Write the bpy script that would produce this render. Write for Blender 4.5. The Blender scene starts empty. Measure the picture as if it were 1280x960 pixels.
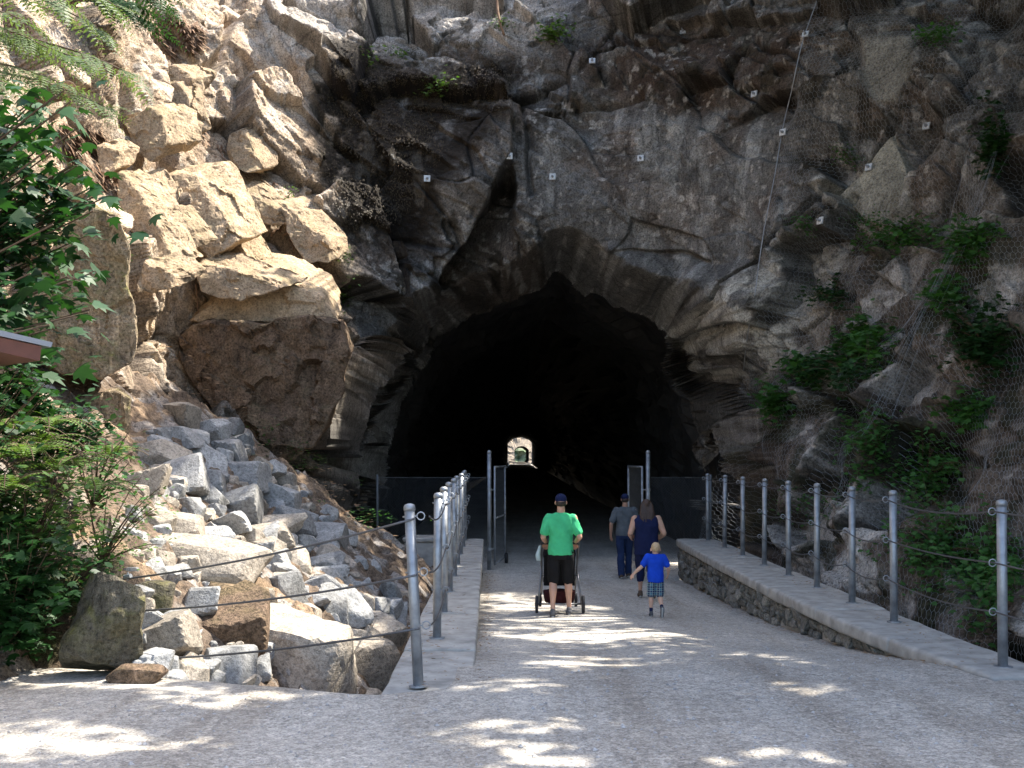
import bpy, bmesh, math, random
import numpy as np
from mathutils import Vector, Matrix
random.seed(7); RNG = np.random.default_rng(7)
scn = bpy.context.scene; COL = scn.collection
# ------------------------------------------------------------------ camera
F = 1400.0 / 1280.0; EYE = 1.77; HOR = 570.0
cam_d = bpy.data.cameras.new('camera'); cam = bpy.data.objects.new('camera', cam_d); COL.objects.link(cam)
cam.location = (0, 0, EYE); cam.rotation_euler = (math.pi / 2, 0, 0)
cam_d.sensor_width = 36; cam_d.lens = 36 * F; cam_d.shift_y = (HOR - 480) / 1280.0
cam_d.clip_end = 5000; cam_d.clip_start = .05; scn.camera = cam
# ------------------------------------------------------------------ light
SUN = Vector((.75, .35, 1.2)).normalized()
w = bpy.data.worlds.new('World'); scn.world = w; w.use_nodes = True
nt = w.node_tree; bg = nt.nodes['Background']
sky = nt.nodes.new('ShaderNodeTexSky'); sky.sky_type = 'NISHITA'; sky.sun_disc = False; sky.dust_density = 2.5; sky.ozone_density = .6
sky.sun_elevation = math.asin(SUN.z); sky.sun_rotation = math.atan2(SUN.x, SUN.y)
nt.links.new(sky.outputs[0], bg.inputs[0]); bg.inputs[1].default_value = .15
sd = bpy.data.lights.new('sun', 'SUN'); sd.energy = 4.0; sd.angle = math.radians(.53); sd.color = (1, .93, .82)
so = bpy.data.objects.new('sun', sd); COL.objects.link(so); so.location = (20, 10, 40)
so.rotation_euler = SUN.to_track_quat('Z', 'Y').to_euler()
scn.view_settings.view_transform = 'Standard'; scn.view_settings.look = 'None'
scn.view_settings.exposure = 1.9; scn.view_settings.gamma = 1
scn.cycles.max_bounces = 5; scn.cycles.diffuse_bounces = 3; scn.cycles.glossy_bounces = 2; scn.cycles.transmission_bounces = 3

def at(px, py, Y):
    return Vector(((px - 640) / 1400 * Y, Y, EYE - (py - HOR) / 1400 * Y))
# ------------------------------------------------------------------ noise
def _h(ix, iy, iz, seed):
    with np.errstate(over='ignore'):
        h = (ix.astype(np.int64) * 374761393 + iy.astype(np.int64) * 668265263 + iz.astype(np.int64) * 2147483647 + seed * 974711) & 0xffffffff
        h = ((h ^ (h >> 13)) * 1274126177) & 0xffffffff
        h = ((h ^ (h >> 15)) * 2246822519) & 0xffffffff
        return (h ^ (h >> 16)) & 0xffffffff
def h01(h, k):
    with np.errstate(over='ignore'):
        x = ((h + k * 7919) * 2654435761) & 0xffffffff
        x = ((x ^ (x >> 15)) * 2246822519) & 0xffffffff
        return ((x ^ (x >> 13)) & 0xffffff) / float(0x1000000)
def vnoise(p, seed=0):
    f = np.floor(p); i = f.astype(np.int64); t = p - f; t = t * t * (3 - 2 * t); r = 0
    for dx in (0, 1):
        wx = t[:, 0] if dx else 1 - t[:, 0]
        for dy in (0, 1):
            wy = t[:, 1] if dy else 1 - t[:, 1]
            for dz in (0, 1):
                wz = t[:, 2] if dz else 1 - t[:, 2]
                r = r + wx * wy * wz * (_h(i[:, 0] + dx, i[:, 1] + dy, i[:, 2] + dz, seed) / 2147483648.0 - 1)
    return r
def fbm(p, oct=4, seed=0, gain=.5):
    a, s, r = 1., 1., 0
    for o in range(oct):
        r = r + a * vnoise(p * s + o * 17.3, seed + o); a *= gain; s *= 2.03
    return r
def voro(p, seed):
    f = np.floor(p).astype(np.int64); n = len(p)
    d1 = np.full(n, 1e9); d2 = np.full(n, 1e9); hid = np.zeros(n, np.int64); sp = np.zeros((n, 3))
    for dx in (-1, 0, 1):
        for dy in (-1, 0, 1):
            for dz in (-1, 0, 1):
                c = f + np.array((dx, dy, dz)); h = _h(c[:, 0], c[:, 1], c[:, 2], seed)
                s = c + np.stack([h01(h, 1), h01(h, 2), h01(h, 3)], 1)
                d = ((p - s) ** 2).sum(1); m = d < d1
                d2 = np.where(m, d1, np.minimum(d2, d)); d1 = np.where(m, d, d1)
                hid = np.where(m, h, hid); sp[m] = s[m]
    return hid, np.sqrt(d1), np.sqrt(d2), sp
def facet(p, scale, seed, tilt=.5, rot=0., stretch=(1, 1, 1)):
    """piecewise planar relief: jointed rock. returns offset in units of scale, and crack distance"""
    c, s = math.cos(rot), math.sin(rot)
    q = np.stack([p[:, 0] * c - p[:, 2] * s, p[:, 1], p[:, 0] * s + p[:, 2] * c], 1) / scale / np.array(stretch)
    wq = q + .18 * np.stack([vnoise(q * 1.7, seed + 5), vnoise(q * 1.7, seed + 6), vnoise(q * 1.7, seed + 7)], 1)
    h, a, b, sp = voro(wq, seed)
    g = np.stack([h01(h, 4) - .5, h01(h, 5) - .5, h01(h, 6) - .5], 1) * 2 * tilt
    return ((h01(h, 7) - .5) + ((wq - sp) * g).sum(1)) * scale, (b - a), h
def sst(a, b, x):
    t = np.clip((x - a) / (b - a), 0, 1); return t * t * (3 - 2 * t)
def polysd(x, y, poly):
    """signed distance, positive inside"""
    P = np.array(poly, float); n = len(P); d = np.full(x.shape, 1e18); ins = np.zeros(x.shape, bool)
    for i in range(n):
        a, b = P[i], P[(i + 1) % n]; e = b - a
        t = np.clip(((x - a[0]) * e[0] + (y - a[1]) * e[1]) / (e @ e + 1e-12), 0, 1)
        d = np.minimum(d, (x - a[0] - t * e[0]) ** 2 + (y - a[1] - t * e[1]) ** 2)
        cr = ((a[1] > y) != (b[1] > y)) & (x < (b[0] - a[0]) * (y - a[1]) / (b[1] - a[1] + 1e-12) + a[0])
        ins ^= cr
    return np.where(ins, 1, -1) * np.sqrt(d)
# ------------------------------------------------------------------ object helpers
def tag(o, label=None, cat=None, group=None, kind=None):
    if label: o['label'] = label
    if cat: o['category'] = cat
    if group: o['group'] = group
    if kind: o['kind'] = kind
    return o
def empty(name, loc=(0, 0, 0), rz=0):
    o = bpy.data.objects.new(name, None); COL.objects.link(o); o.location = loc; o.rotation_euler = (0, 0, rz)
    o.empty_display_size = .1; return o
def mobj(name, me, m=None, parent=None):
    o = bpy.data.objects.new(name, me); COL.objects.link(o)
    if m is not None and not me.materials: me.materials.append(m)
    if parent: o.parent = parent
    return o
def pyd(name, v, f, m=None, parent=None, smooth=False):
    me = bpy.data.meshes.new(name)
    me.from_pydata([tuple(x) for x in v], [], [tuple(x) for x in f]); me.update()
    if smooth: me.polygons.foreach_set('use_smooth', [True] * len(me.polygons))
    return mobj(name, me, m, parent)
def npmesh(name, V, Q, m=None, parent=None, smooth=False):
    """fast mesh: V (n,3), Q (k,4) or (k,3)"""
    V = np.asarray(V, np.float32); Q = np.asarray(Q, np.int32); k = Q.shape[1]
    me = bpy.data.meshes.new(name); me.vertices.add(len(V)); me.vertices.foreach_set('co', V.ravel())
    me.loops.add(Q.size); me.loops.foreach_set('vertex_index', Q.ravel())
    me.polygons.add(len(Q)); me.polygons.foreach_set('loop_start', np.arange(0, Q.size, k, dtype=np.int32))
    me.polygons.foreach_set('loop_total', np.full(len(Q), k, np.int32))
    me.polygons.foreach_set('use_smooth', np.full(len(Q), smooth)); me.update(calc_edges=True); me.validate()
    return mobj(name, me, m, parent)
def gridq(nu, nv):
    i = np.arange(nu - 1)[:, None] * nv + np.arange(nv - 1)[None, :]
    return np.stack([i, i + nv, i + nv + 1, i + 1], -1).reshape(-1, 4)
def setcol(me, C):
    a = me.color_attributes.new('Col', 'FLOAT_COLOR', 'POINT')
    a.data.foreach_set('color', np.concatenate([C, np.ones((len(C), 1))], 1).astype(np.float32).ravel())
class MB:
    def __init__(s): s.v = []; s.f = []
    def add(s, v, f):
        n = len(s.v); s.v += [tuple(x) for x in v]; s.f += [tuple(i + n for i in q) for q in f]
    def box(s, x0, x1, y0, y1, z0, z1, bev=0):
        if bev:
            bm = bmesh.new(); bmesh.ops.create_cube(bm, size=1)
            for v in bm.verts: v.co = Vector(((x0 + x1) / 2 + v.co.x * (x1 - x0), (y0 + y1) / 2 + v.co.y * (y1 - y0), (z0 + z1) / 2 + v.co.z * (z1 - z0)))
            bmesh.ops.bevel(bm, geom=bm.edges[:], offset=bev, segments=2, affect='EDGES', profile=.5)
            bm.verts.index_update(); s.add([v.co for v in bm.verts], [[v.index for v in f.verts] for f in bm.faces]); bm.free(); return
        s.add([(x0, y0, z0), (x1, y0, z0), (x1, y1, z0), (x0, y1, z0), (x0, y0, z1), (x1, y0, z1), (x1, y1, z1), (x0, y1, z1)],
              [(0, 3, 2, 1), (4, 5, 6, 7), (0, 1, 5, 4), (1, 2, 6, 5), (2, 3, 7, 6), (3, 0, 4, 7)])
    def tube(s, pts, r, n=8, cap=True, closed=False):
        pts = [Vector(p) for p in pts]; k = len(pts); rs = r if isinstance(r, (list, tuple)) else [r] * k; V = []; Fc = []
        up = None
        for i, p in enumerate(pts):
            if closed: t = pts[(i + 1) % k] - pts[i - 1]
            else: t = pts[min(i + 1, k - 1)] - pts[max(i - 1, 0)]
            t.normalize()
            if up is None: up = Vector((0, 0, 1)) if abs(t.z) < .9 else Vector((1, 0, 0))
            a = (up - t * up.dot(t)); a.normalize(); b = t.cross(a); up = a
            for j in range(n):
                an = 2 * math.pi * j / n; V.append(p + (a * math.cos(an) + b * math.sin(an)) * rs[i])
        for i in range(k if closed else k - 1):
            i2 = (i + 1) % k
            for j in range(n): Fc.append((i * n + j, i * n + (j + 1) % n, i2 * n + (j + 1) % n, i2 * n + j))
        if cap and not closed: Fc.append(tuple(range(n))[::-1]); Fc.append(tuple((k - 1) * n + j for j in range(n)))
        s.add(V, Fc)
    def lathe(s, prof, n=12, c=(0, 0, 0), axis='z'):
        V = []; Fc = []
        for (r, z) in prof:
            for j in range(n):
                a = 2 * math.pi * j / n
                p = (r * math.cos(a), r * math.sin(a), z) if axis == 'z' else ((z, r * math.cos(a), r * math.sin(a)) if axis == 'x' else (r * math.sin(a), z, r * math.cos(a)))
                V.append((p[0] + c[0], p[1] + c[1], p[2] + c[2]))
        k = len(prof)
        for i in range(k - 1):
            for j in range(n): Fc.append((i * n + j, i * n + (j + 1) % n, (i + 1) * n + (j + 1) % n, (i + 1) * n + j))
        Fc.append(tuple(range(n))[::-1]); Fc.append(tuple((k - 1) * n + j for j in range(n)))
        s.add(V, Fc)
    def build(s, name, m, parent=None, smooth=False): return pyd(name, s.v, s.f, m, parent, smooth)
# ------------------------------------------------------------------ materials
def newmat(name):
    m = bpy.data.materials.new(name); m.use_nodes = True; t = m.node_tree; return m, t, t.nodes['Principled BSDF']
def lk(t, a, b): t.links.new(a, b)
def noisen(t, co, scale, detail=5, rough=.55, dist=0):
    n = t.nodes.new('ShaderNodeTexNoise'); n.inputs['Scale'].default_value = scale; n.inputs['Detail'].default_value = detail
    n.inputs['Roughness'].default_value = rough; n.inputs['Distortion'].default_value = dist; lk(t, co, n.inputs['Vector']); return n
def ramp(t, src, stops):
    r = t.nodes.new('ShaderNodeValToRGB'); e = r.color_ramp.elements
    while len(e) < len(stops): e.new(.5)
    for i, (p, c) in enumerate(stops): e[i].position = p; e[i].color = (c, c, c, 1) if isinstance(c, (int, float)) else (*c, 1)
    lk(t, src, r.inputs[0]); return r
def mixc(t, mode, fac, a, b):
    x = t.nodes.new('ShaderNodeMix'); x.data_type = 'RGBA'; x.blend_type = mode
    for v, k in ((fac, 0), (a, 6), (b, 7)):
        if isinstance(v, (int, float)): x.inputs[k].default_value = v if k == 0 else (v, v, v, 1)
        elif isinstance(v, tuple): x.inputs[k].default_value = (*v, 1)
        else: lk(t, v, x.inputs[k])
    return x.outputs[2]
def obco(t): return t.nodes.new('ShaderNodeTexCoord').outputs['Object']
def mat(name, col, rough=.6, metal=0., ns=0., nscale=20., bump=0., bscale=60., trans=0., spec=.5, col2=None):
    m, t, b = newmat(name); co = obco(t); b.inputs['Roughness'].default_value = rough; b.inputs['Metallic'].default_value = metal
    b.inputs['Specular IOR Level'].default_value = spec
    b.inputs['Base Color'].default_value = (*col, 1)
    if ns or col2:
        n = noisen(t, co, nscale)
        if col2: c = mixc(t, 'MIX', ramp(t, n.outputs[0], [(.35, 0.), (.65, 1.)]).outputs[0], col, col2)
        else: c = mixc(t, 'MULTIPLY', 1., col, ramp(t, n.outputs[0], [(.3, 1 - ns), (.7, 1 + ns * .5)]).outputs[0])
        lk(t, c, b.inputs['Base Color'])
    if bump:
        n2 = noisen(t, co, bscale, 6, .65); bp = t.nodes.new('ShaderNodeBump'); bp.inputs['Strength'].default_value = 1; bp.inputs['Distance'].default_value = bump
        lk(t, n2.outputs[0], bp.inputs['Height']); lk(t, bp.outputs[0], b.inputs['Normal'])
    return m
def rockmat(name, col=None, speck=.35, bump=.02, lich=0., island=.0, crack=0., streak=0.):
    """granite; colour from the vertex colours when col is None"""
    m, t, b = newmat(name); co = obco(t); b.inputs['Roughness'].default_value = .85; b.inputs['Specular IOR Level'].default_value = .25
    if col is None:
        at_ = t.nodes.new('ShaderNodeVertexColor'); at_.layer_name = 'Col'; c = at_.outputs[0]
    else:
        oi = t.nodes.new('ShaderNodeObjectInfo'); c = mixc(t, 'MIX', oi.outputs['Random'], col, tuple(x * (1 - island) for x in col))
    n1 = noisen(t, co, 3., 4, .7, .3); n2 = noisen(t, co, 26., 3, .75); n3 = noisen(t, co, 140., 1, .6)
    c = mixc(t, 'MULTIPLY', 1., c, ramp(t, n1.outputs[0], [(.3, .68), (.5, 1.), (.72, 1.3)]).outputs[0])
    c = mixc(t, 'MULTIPLY', 1., c, ramp(t, n2.outputs[0], [(.34, 1 - speck * 1.5), (.5, 1.), (.7, 1 + speck)]).outputs[0])
    c = mixc(t, 'MULTIPLY', 1., c, ramp(t, n3.outputs[0], [(.36, .72), (.55, 1.08)]).outputs[0])
    if lich:
        n4 = noisen(t, co, 2.2, 7, .7, .5); g = t.nodes.new('ShaderNodeNewGeometry'); sx = t.nodes.new('ShaderNodeSeparateXYZ'); lk(t, g.outputs['Normal'], sx.inputs[0])
        f = mixc(t, 'MULTIPLY', 1., ramp(t, n4.outputs[0], [(.45, 0.), (.6, lich)]).outputs[0], ramp(t, sx.outputs[2], [(0., .25), (.7, 1.)]).outputs[0])
        c = mixc(t, 'MIX', f, c, mixc(t, 'MIX', n2.outputs[0], (.05, .055, .012), (.22, .2, .05)))
    hsum = None
    if streak:
        mp = t.nodes.new('ShaderNodeMapping'); mp.inputs['Scale'].default_value = (2.6, 2.6, .22); lk(t, co, mp.inputs[0]); n5 = noisen(t, mp.outputs[0], 2.2, 4, .72, .5)
        c = mixc(t, 'MULTIPLY', streak, c, ramp(t, n5.outputs[0], [(.30, .5), (.46, 1.), (.58, 1.), (.72, 1.9)]).outputs[0])
    if crack:
        wn = noisen(t, co, 1.6, 2, .6); wv = mixc(t, 'LINEAR_LIGHT', .16, co, wn.outputs[1]); cm = None
        for sc, w_, dk in ((.8, .022, .35), (2.6, .03, .5)):
            mp = t.nodes.new('ShaderNodeMapping'); mp.inputs['Rotation'].default_value = (.2, .7, .3); mp.inputs['Scale'].default_value = (1, 1, .62); lk(t, wv, mp.inputs[0])
            v = t.nodes.new('ShaderNodeTexVoronoi'); v.feature = 'DISTANCE_TO_EDGE'; v.inputs['Scale'].default_value = sc; lk(t, mp.outputs[0], v.inputs['Vector'])
            rr = ramp(t, v.outputs['Distance'], [(0., dk), (w_, 1.)]).outputs[0]; msk = ramp(t, noisen(t, co, sc * .8, 1).outputs[0], [(.42, 0.), (.56, crack)]).outputs[0]
            one = mixc(t, 'MIX', msk, 1., rr); c = mixc(t, 'MULTIPLY', 1., c, one); cm = one if cm is None else mixc(t, 'MULTIPLY', 1., cm, one)
    lk(t, c, b.inputs['Base Color'])
    s1 = t.nodes.new('ShaderNodeMath'); s1.operation = 'MULTIPLY_ADD'; lk(t, n2.outputs[0], s1.inputs[0]); s1.inputs[1].default_value = .62; s1.inputs[2].default_value = 0.
    s2 = t.nodes.new('ShaderNodeMath'); s2.operation = 'MULTIPLY_ADD'; lk(t, n3.outputs[0], s2.inputs[0]); s2.inputs[1].default_value = .12; lk(t, s1.outputs[0], s2.inputs[2])
    bp = t.nodes.new('ShaderNodeBump'); bp.inputs['Strength'].default_value = 1; bp.inputs['Distance'].default_value = bump * 2
    if hsum is not None:
        s3 = t.nodes.new('ShaderNodeMath'); s3.operation = 'MULTIPLY_ADD'; lk(t, hsum, s3.inputs[0]); s3.inputs[1].default_value = .55; lk(t, s2.outputs[0], s3.inputs[2]); lk(t, s3.outputs[0], bp.inputs['Height'])
    else: lk(t, s2.outputs[0], bp.inputs['Height'])
    lk(t, bp.outputs[0], b.inputs['Normal'])
    return m
def leafmat(name, a, b_, rough=.5, tr=.35):
    m, t, b = newmat(name); co = obco(t); n = noisen(t, co, 5., 3)
    g = t.nodes.new('ShaderNodeNewGeometry')
    f = mixc(t, 'MIX', .6, ramp(t, n.outputs[0], [(.35, 0.), (.65, 1.)]).outputs[0], g.outputs['Random Per Island'])
    c = mixc(t, 'MIX', f, a, b_); lk(t, c, b.inputs['Base Color']); b.inputs['Roughness'].default_value = rough; b.inputs['Specular IOR Level'].default_value = .3
    ts = t.nodes.new('ShaderNodeBsdfTranslucent'); lk(t, mixc(t, 'MULTIPLY', 1., c, (1.1, 1.25, .5)), ts.inputs[0])
    ms = t.nodes.new('ShaderNodeMixShader'); ms.inputs[0].default_value = tr; lk(t, b.outputs[0], ms.inputs[1]); lk(t, ts.outputs[0], ms.inputs[2])
    lk(t, ms.outputs[0], t.nodes['Material Output'].inputs['Surface']); return m
M = {}
M['cliff'] = rockmat('cliff_rock', None, .42, .03, crack=.7, streak=.75)
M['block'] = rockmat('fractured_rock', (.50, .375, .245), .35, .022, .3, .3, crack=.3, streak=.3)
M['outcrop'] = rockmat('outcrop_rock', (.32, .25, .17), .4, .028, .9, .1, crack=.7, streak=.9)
M['shadeblock'] = rockmat('shaded_brown_rock', (.16, .11, .074), .45, .024, .2, 0, crack=.6, streak=.8)  # brown rock, darkened to carry the shade on its front face
M['boulder'] = rockmat('granite_boulder', (.36, .36, .35), .28, .010, 0., .38)
M['tanboulder'] = rockmat('tan_boulder', (.41, .36, .295), .3, .012, 0., .35)
M['mossboulder'] = rockmat('mossy_boulder', (.13, .115, .085), .4, .024, 1., .2, streak=.9)
M['talus'] = rockmat('talus_earth', None, .45, .02)
M['conc'] = mat('concrete', (.40, .39, .36), .85, ns=.35, nscale=5, bump=.004, bscale=45, spec=.2)
M['stone'] = rockmat('wall_stone', (.27, .26, .23), .4, .012, .25, .5)
M['galv'] = mat('galvanised_steel', (.36, .385, .41), .52, .65, ns=.4, nscale=7)
M['cable'] = mat('wire_rope', (.13, .13, .135), .45, .6, ns=.3, nscale=200)
M['net'] = mat('netting_wire', (.32, .36, .40), .5, .3)
M['plate'] = mat('bolt_plate_steel', (.55, .58, .60), .5, .3, ns=.3, nscale=30)
M['chain'] = mat('chain_wire', (.13, .15, .17), .5, .4)
M['rustb'] = mat('brown_fascia_paint', (.09, .028, .018), .6, ns=.3, nscale=14)
M['roof'] = mat('grey_roof_metal', (.2, .21, .24), .4, .4)
M['wood'] = mat('bark', (.11, .075, .05), .9, ns=.5, nscale=18, bump=.01, bscale=30)
M['twig'] = mat('twig', (.10, .065, .04), .9, ns=.3)
M['log'] = mat('log_wood', (.22, .12, .06), .85, ns=.4, nscale=12, bump=.006)
M['leafshade'] = leafmat('shaded_leaf', (.010, .038, .011), (.026, .085, .02), tr=.28)  # darker leaf copy, shade of the plants put into its colour
M['leafsun'] = leafmat('shrub_leaf', (.05, .11, .025), (.12, .19, .05))  # paler leaf copy, sunlight put into its tone
M['cedar'] = leafmat('cedar_spray', (.06, .11, .04), (.15, .19, .09))
M['fern'] = leafmat('fern_frond', (.06, .13, .03), (.15, .22, .06))
M['slope'] = leafmat('slope_leaf', (.03, .095, .022), (.07, .19, .042))
M['moss'] = leafmat('moss_tuft', (.025, .016, .006), (.065, .045, .014), tr=.15)
M['canopy'] = leafmat('canopy_leaf', (.03, .08, .02), (.06, .12, .03))
M['root'] = mat('dry_root', (.2, .12, .07), .9, ns=.4)
M['litter'] = leafmat('leaf_litter', (.16, .09, .045), (.3, .2, .12), tr=.1)
# gravel
def gravel(name, base):
    m, t, b = newmat(name); co = obco(t); b.inputs['Roughness'].default_value = .95; b.inputs['Specular IOR Level'].default_value = .15
    n1 = noisen(t, co, .8, 5, .6); n2 = noisen(t, co, 60, 4, .72); v = t.nodes.new('ShaderNodeTexVoronoi'); v.inputs['Scale'].default_value = 30; lk(t, co, v.inputs['Vector'])
    n3 = noisen(t, co, 9, 6, .75)
    c = mixc(t, 'MULTIPLY', 1., base, ramp(t, n1.outputs[0], [(.3, .84), (.7, 1.12)]).outputs[0])
    c = mixc(t, 'MULTIPLY', 1., c, ramp(t, n3.outputs[0], [(.3, .78), (.7, 1.15)]).outputs[0])
    c = mixc(t, 'MULTIPLY', 1., c, ramp(t, n2.outputs[0], [(.34, .55), (.5, 1.), (.66, 1.38)]).outputs[0])
    c = mixc(t, 'MULTIPLY', .6, c, ramp(t, v.outputs['Color'], [(.1, .6), (.9, 1.35)]).outputs[0])
    mp = t.nodes.new('ShaderNodeMapping'); mp.inputs['Scale'].default_value = (1.1, .12, 1); mp.inputs['Rotation'].default_value = (0, 0, .06); lk(t, co, mp.inputs[0]); n6 = noisen(t, mp.outputs[0], 1.3, 5, .62, .4)
    c = mixc(t, 'MULTIPLY', 1., c, ramp(t, n6.outputs[0], [(.32, (.78, .74, .69)), (.5, (1., .99, .97)), (.68, (1.13, 1.13, 1.12))]).outputs[0])
    lk(t, c, b.inputs['Base Color']); bp = t.nodes.new('ShaderNodeBump'); bp.inputs['Distance'].default_value = .014
    s = t.nodes.new('ShaderNodeMath'); s.operation = 'SUBTRACT'; lk(t, n2.outputs[0], s.inputs[0]); lk(t, v.outputs['Distance'], s.inputs[1])
    lk(t, s.outputs[0], bp.inputs['Height']); lk(t, bp.outputs[0], b.inputs['Normal']); return m
M['gravel'] = gravel('path_gravel', (.48, .45, .405))
M['pebble'] = mat('pebble', (.44, .43, .42), .9, ns=.5, nscale=30)
M['earth'] = mat('earth', (.09, .075, .05), .95, ns=.4, nscale=3, bump=.02, bscale=20)
# ================================================================== SETTING
def pathz(Y):
    return np.interp(Y, [-10, 5, 8, 9.5, 12, 15.5, 18.4, 23, 30, 70, 222, 320], [.1, .06, .03, -.02, -.2, -.45, -.56, -.71, -.8, -.8, .15, .15])
def gz(x, y): return float(pathz(y))
# ground sheet to the horizon
pyd('ground', [(-900, -900, -3), (900, -900, -3), (900, 900, -3), (-900, 900, -3)], [(0, 1, 2, 3)], M['earth'])['kind'] = 'structure'
# gravel path : foreground apron + bridge deck + tunnel floor
def make_path():
    xs = np.concatenate([np.linspace(-16, -5, 23), np.linspace(-4.9, 5.4, 207), np.linspace(6, 16, 21)])
    ye = np.interp(xs, [-16, -4.3, -3, -1.4, -.97, -.5, -.45, 3.8, 3.85, 4.3, 16], [11.5, 9.95, 9.15, 8.3, 8.22, 8.4, 8.8, 8.8, 8.85, 9.0, 9.3])
    nv = 150; V = []
    tt = np.linspace(0, 1, nv)
    for x, e in zip(xs, ye):
        y = -8 + (e + 8) * tt
        V.append(np.stack([np.full(nv, x), y, pathz(y)], 1))
    V = np.array(V)                                               # (nx,nv,3)
    V[..., 2] += .02 * fbm(V.reshape(-1, 3) * np.array((1.1, 1.1, 0)), 3, 3).reshape(V.shape[:2])
    edge = V[:, -1].copy(); sk1 = edge.copy(); sk1[:, 1] += .12; sk1[:, 2] -= .06; sk2 = edge.copy(); sk2[:, 1] += .5; sk2[:, 2] -= 1.3
    inner = (xs > -.48) & (xs < 3.82); 
    for s in (sk1, sk2): s[inner] = edge[inner] + np.array((0, .02, -.012))
    V = np.concatenate([V, sk1[:, None], sk2[:, None]], 1); nx = len(xs); nv2 = nv + 2
    A = V.reshape(-1, 3); Q = gridq(nx, nv2)
    ys = np.concatenate([np.linspace(8.8, 30, 260), np.linspace(30.5, 221, 90)]); nb = 60; B = []
    L = np.interp(ys, [8.8, 24, 26, 30, 222, 230], [-.45, -.62, -3.2, -3.6, -1.6, -4]); R = np.interp(ys, [8.8, 23.5, 25, 30, 222, 230], [3.8, 3.5, 4.6, 5, 4.4, 6])
    for y, l, r in zip(ys, L, R):
        x = np.linspace(l, r, nb); B.append(np.stack([x, np.full(nb, y), np.full(nb, pathz(y))], 1))
    B = np.array(B).reshape(-1, 3); B[:, 2] += .02 * fbm(B * np.array((1.1, 1.1, 0)), 3, 3)
    c = (B[:, 0] - 1.5) / 2.2; B[:, 2] -= .10 * np.clip(c, 0, 1) * sst(9, 12, B[:, 1]) * sst(26, 23, B[:, 1])
    Q2 = gridq(len(ys), nb)[:, ::-1] + len(A)
    o = npmesh('gravel_path', np.concatenate([A, B]), np.concatenate([Q, Q2]), M['gravel'], smooth=True); o['kind'] = 'structure'
make_path()
# ---------------------------------------------------------------- cliff
LV = np.array([-2.5, 0, 2.5, 5, 7.5, 10, 13, 20.])
COLS = [  # plan points (X,Y) per level, going round the bowl from the left bank to the right bank
 ([(-9, 0), (-9, 0), (-9.5, 0), (-10, 0), (-11, 0), (-12, 0), (-13, 0), (-17, 0)], 0),
 ([(-6.2, 11), (-6.4, 11.2), (-6.6, 11.8), (-7.3, 12.5), (-8.3, 14), (-9.3, 15.5), (-10.6, 17), (-14, 20)], 40),
 ([(-5.9, 15), (-6.0, 15.2), (-6.1, 15.8), (-6.7, 16.8), (-7.3, 18), (-8.1, 19.6), (-9, 21.2), (-12, 26)], 70),
 ([(-6.0, 19), (-6.0, 19.3), (-6.25, 20), (-6.5, 20.7), (-7, 22), (-7.6, 23.5), (-8.3, 25.2), (-10, 30)], 90),
 ([(-4.7, 21), (-4.7, 21.1), (-4.7, 21.2), (-5.2, 22.4), (-5.6, 24.3), (-5.9, 25.8), (-6.2, 27.4), (-7, 33)], 90),
 ([(-3.6, 23.5), (-3.6, 23.2), (-3.5, 22.6), (-3.9, 24.4), (-4.1, 25.5), (-4.2, 26.3), (-4.2, 28.2), (-4.5, 34)], 90),
 ([(-2.9, 27.3), (-2.9, 27.3), (-2.8, 27), (-2.9, 26.2), (-2.8, 25.9), (-2.8, 26), (-2.8, 27.9), (-2.8, 34)], 90),
 ([(-.4, 27.4), (-.4, 27.4), (-.4, 27.4), (-.3, 27), (-.1, 26.3), (0, 26.1), (0, 27.6), (0, 34)], 110),
 ([(2.3, 27.4), (2.3, 27.4), (2.3, 27.4), (2.2, 26.6), (2.2, 25.8), (2.3, 26), (2.3, 27.2), (2.3, 33)], 100),
 ([(4.4, 27), (4.4, 27), (4.3, 26.9), (3.9, 25.6), (3.9, 25.1), (3.9, 25.4), (3.9, 26.8), (3.9, 32)], 90),
 ([(4.9, 24.7), (4.9, 24.6), (5, 24.5), (5.0, 24.1), (5.0, 23.9), (5.1, 24.3), (5.2, 26), (5.5, 31)], 80),
 ([(5.0, 19), (5.1, 19), (5.8, 21), (6.1, 22.2), (6.2, 22.7), (6.3, 23.2), (6.5, 25), (7.5, 30)], 90),
 ([(5.2, 14.7), (5.4, 14.8), (6.5, 17.8), (7.2, 19.8), (7.7, 21), (8, 22), (8.6, 24), (10, 29)], 100),
 ([(5.4, 12), (5.6, 12.2), (6.9, 15.2), (8, 17.5), (8.8, 19.3), (9.5, 21), (10.4, 23), (13, 27)], 80),
 ([(5.6, 8.5), (5.9, 8.8), (7.5, 9.8), (9, 11), (10.2, 12.5), (11.2, 14), (12.2, 16), (15, 19)], 60),
 ([(8, 0), (8, 0), (9.5, 0), (11, 0), (12.5, 0), (13.5, 0), (14.5, 1), (17, 1)], 40)]
MOUTH = [(452, 760), (456, 640), (466, 580), (480, 518), (504, 456), (540, 408), (592, 380), (640, 362), (680, 345), (706, 326), (738, 354), (782, 376), (818, 396), (850, 432), (870, 480), (884, 540), (900, 600), (908, 660), (910, 760)]
MW = [(at(x, y, 27).x, at(x, y, 27).z) for x, y in MOUTH]
def pxy(P): return 640 + 1400 * P[:, 0] / P[:, 1], HOR - 1400 * (P[:, 2] - EYE) / P[:, 1]
def blur(A, k, ax):
    if k < 2: return A
    pad = [(0, 0)] * A.ndim; pad[ax] = (k, k); B = np.pad(A, pad, 'edge'); c = np.cumsum(B, ax)
    n = A.shape[ax]; hi = np.take(c, range(2 * k, 2 * k + n), ax); lo = np.take(c, range(0, n), ax); return (hi - lo) / (2 * k)
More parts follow.
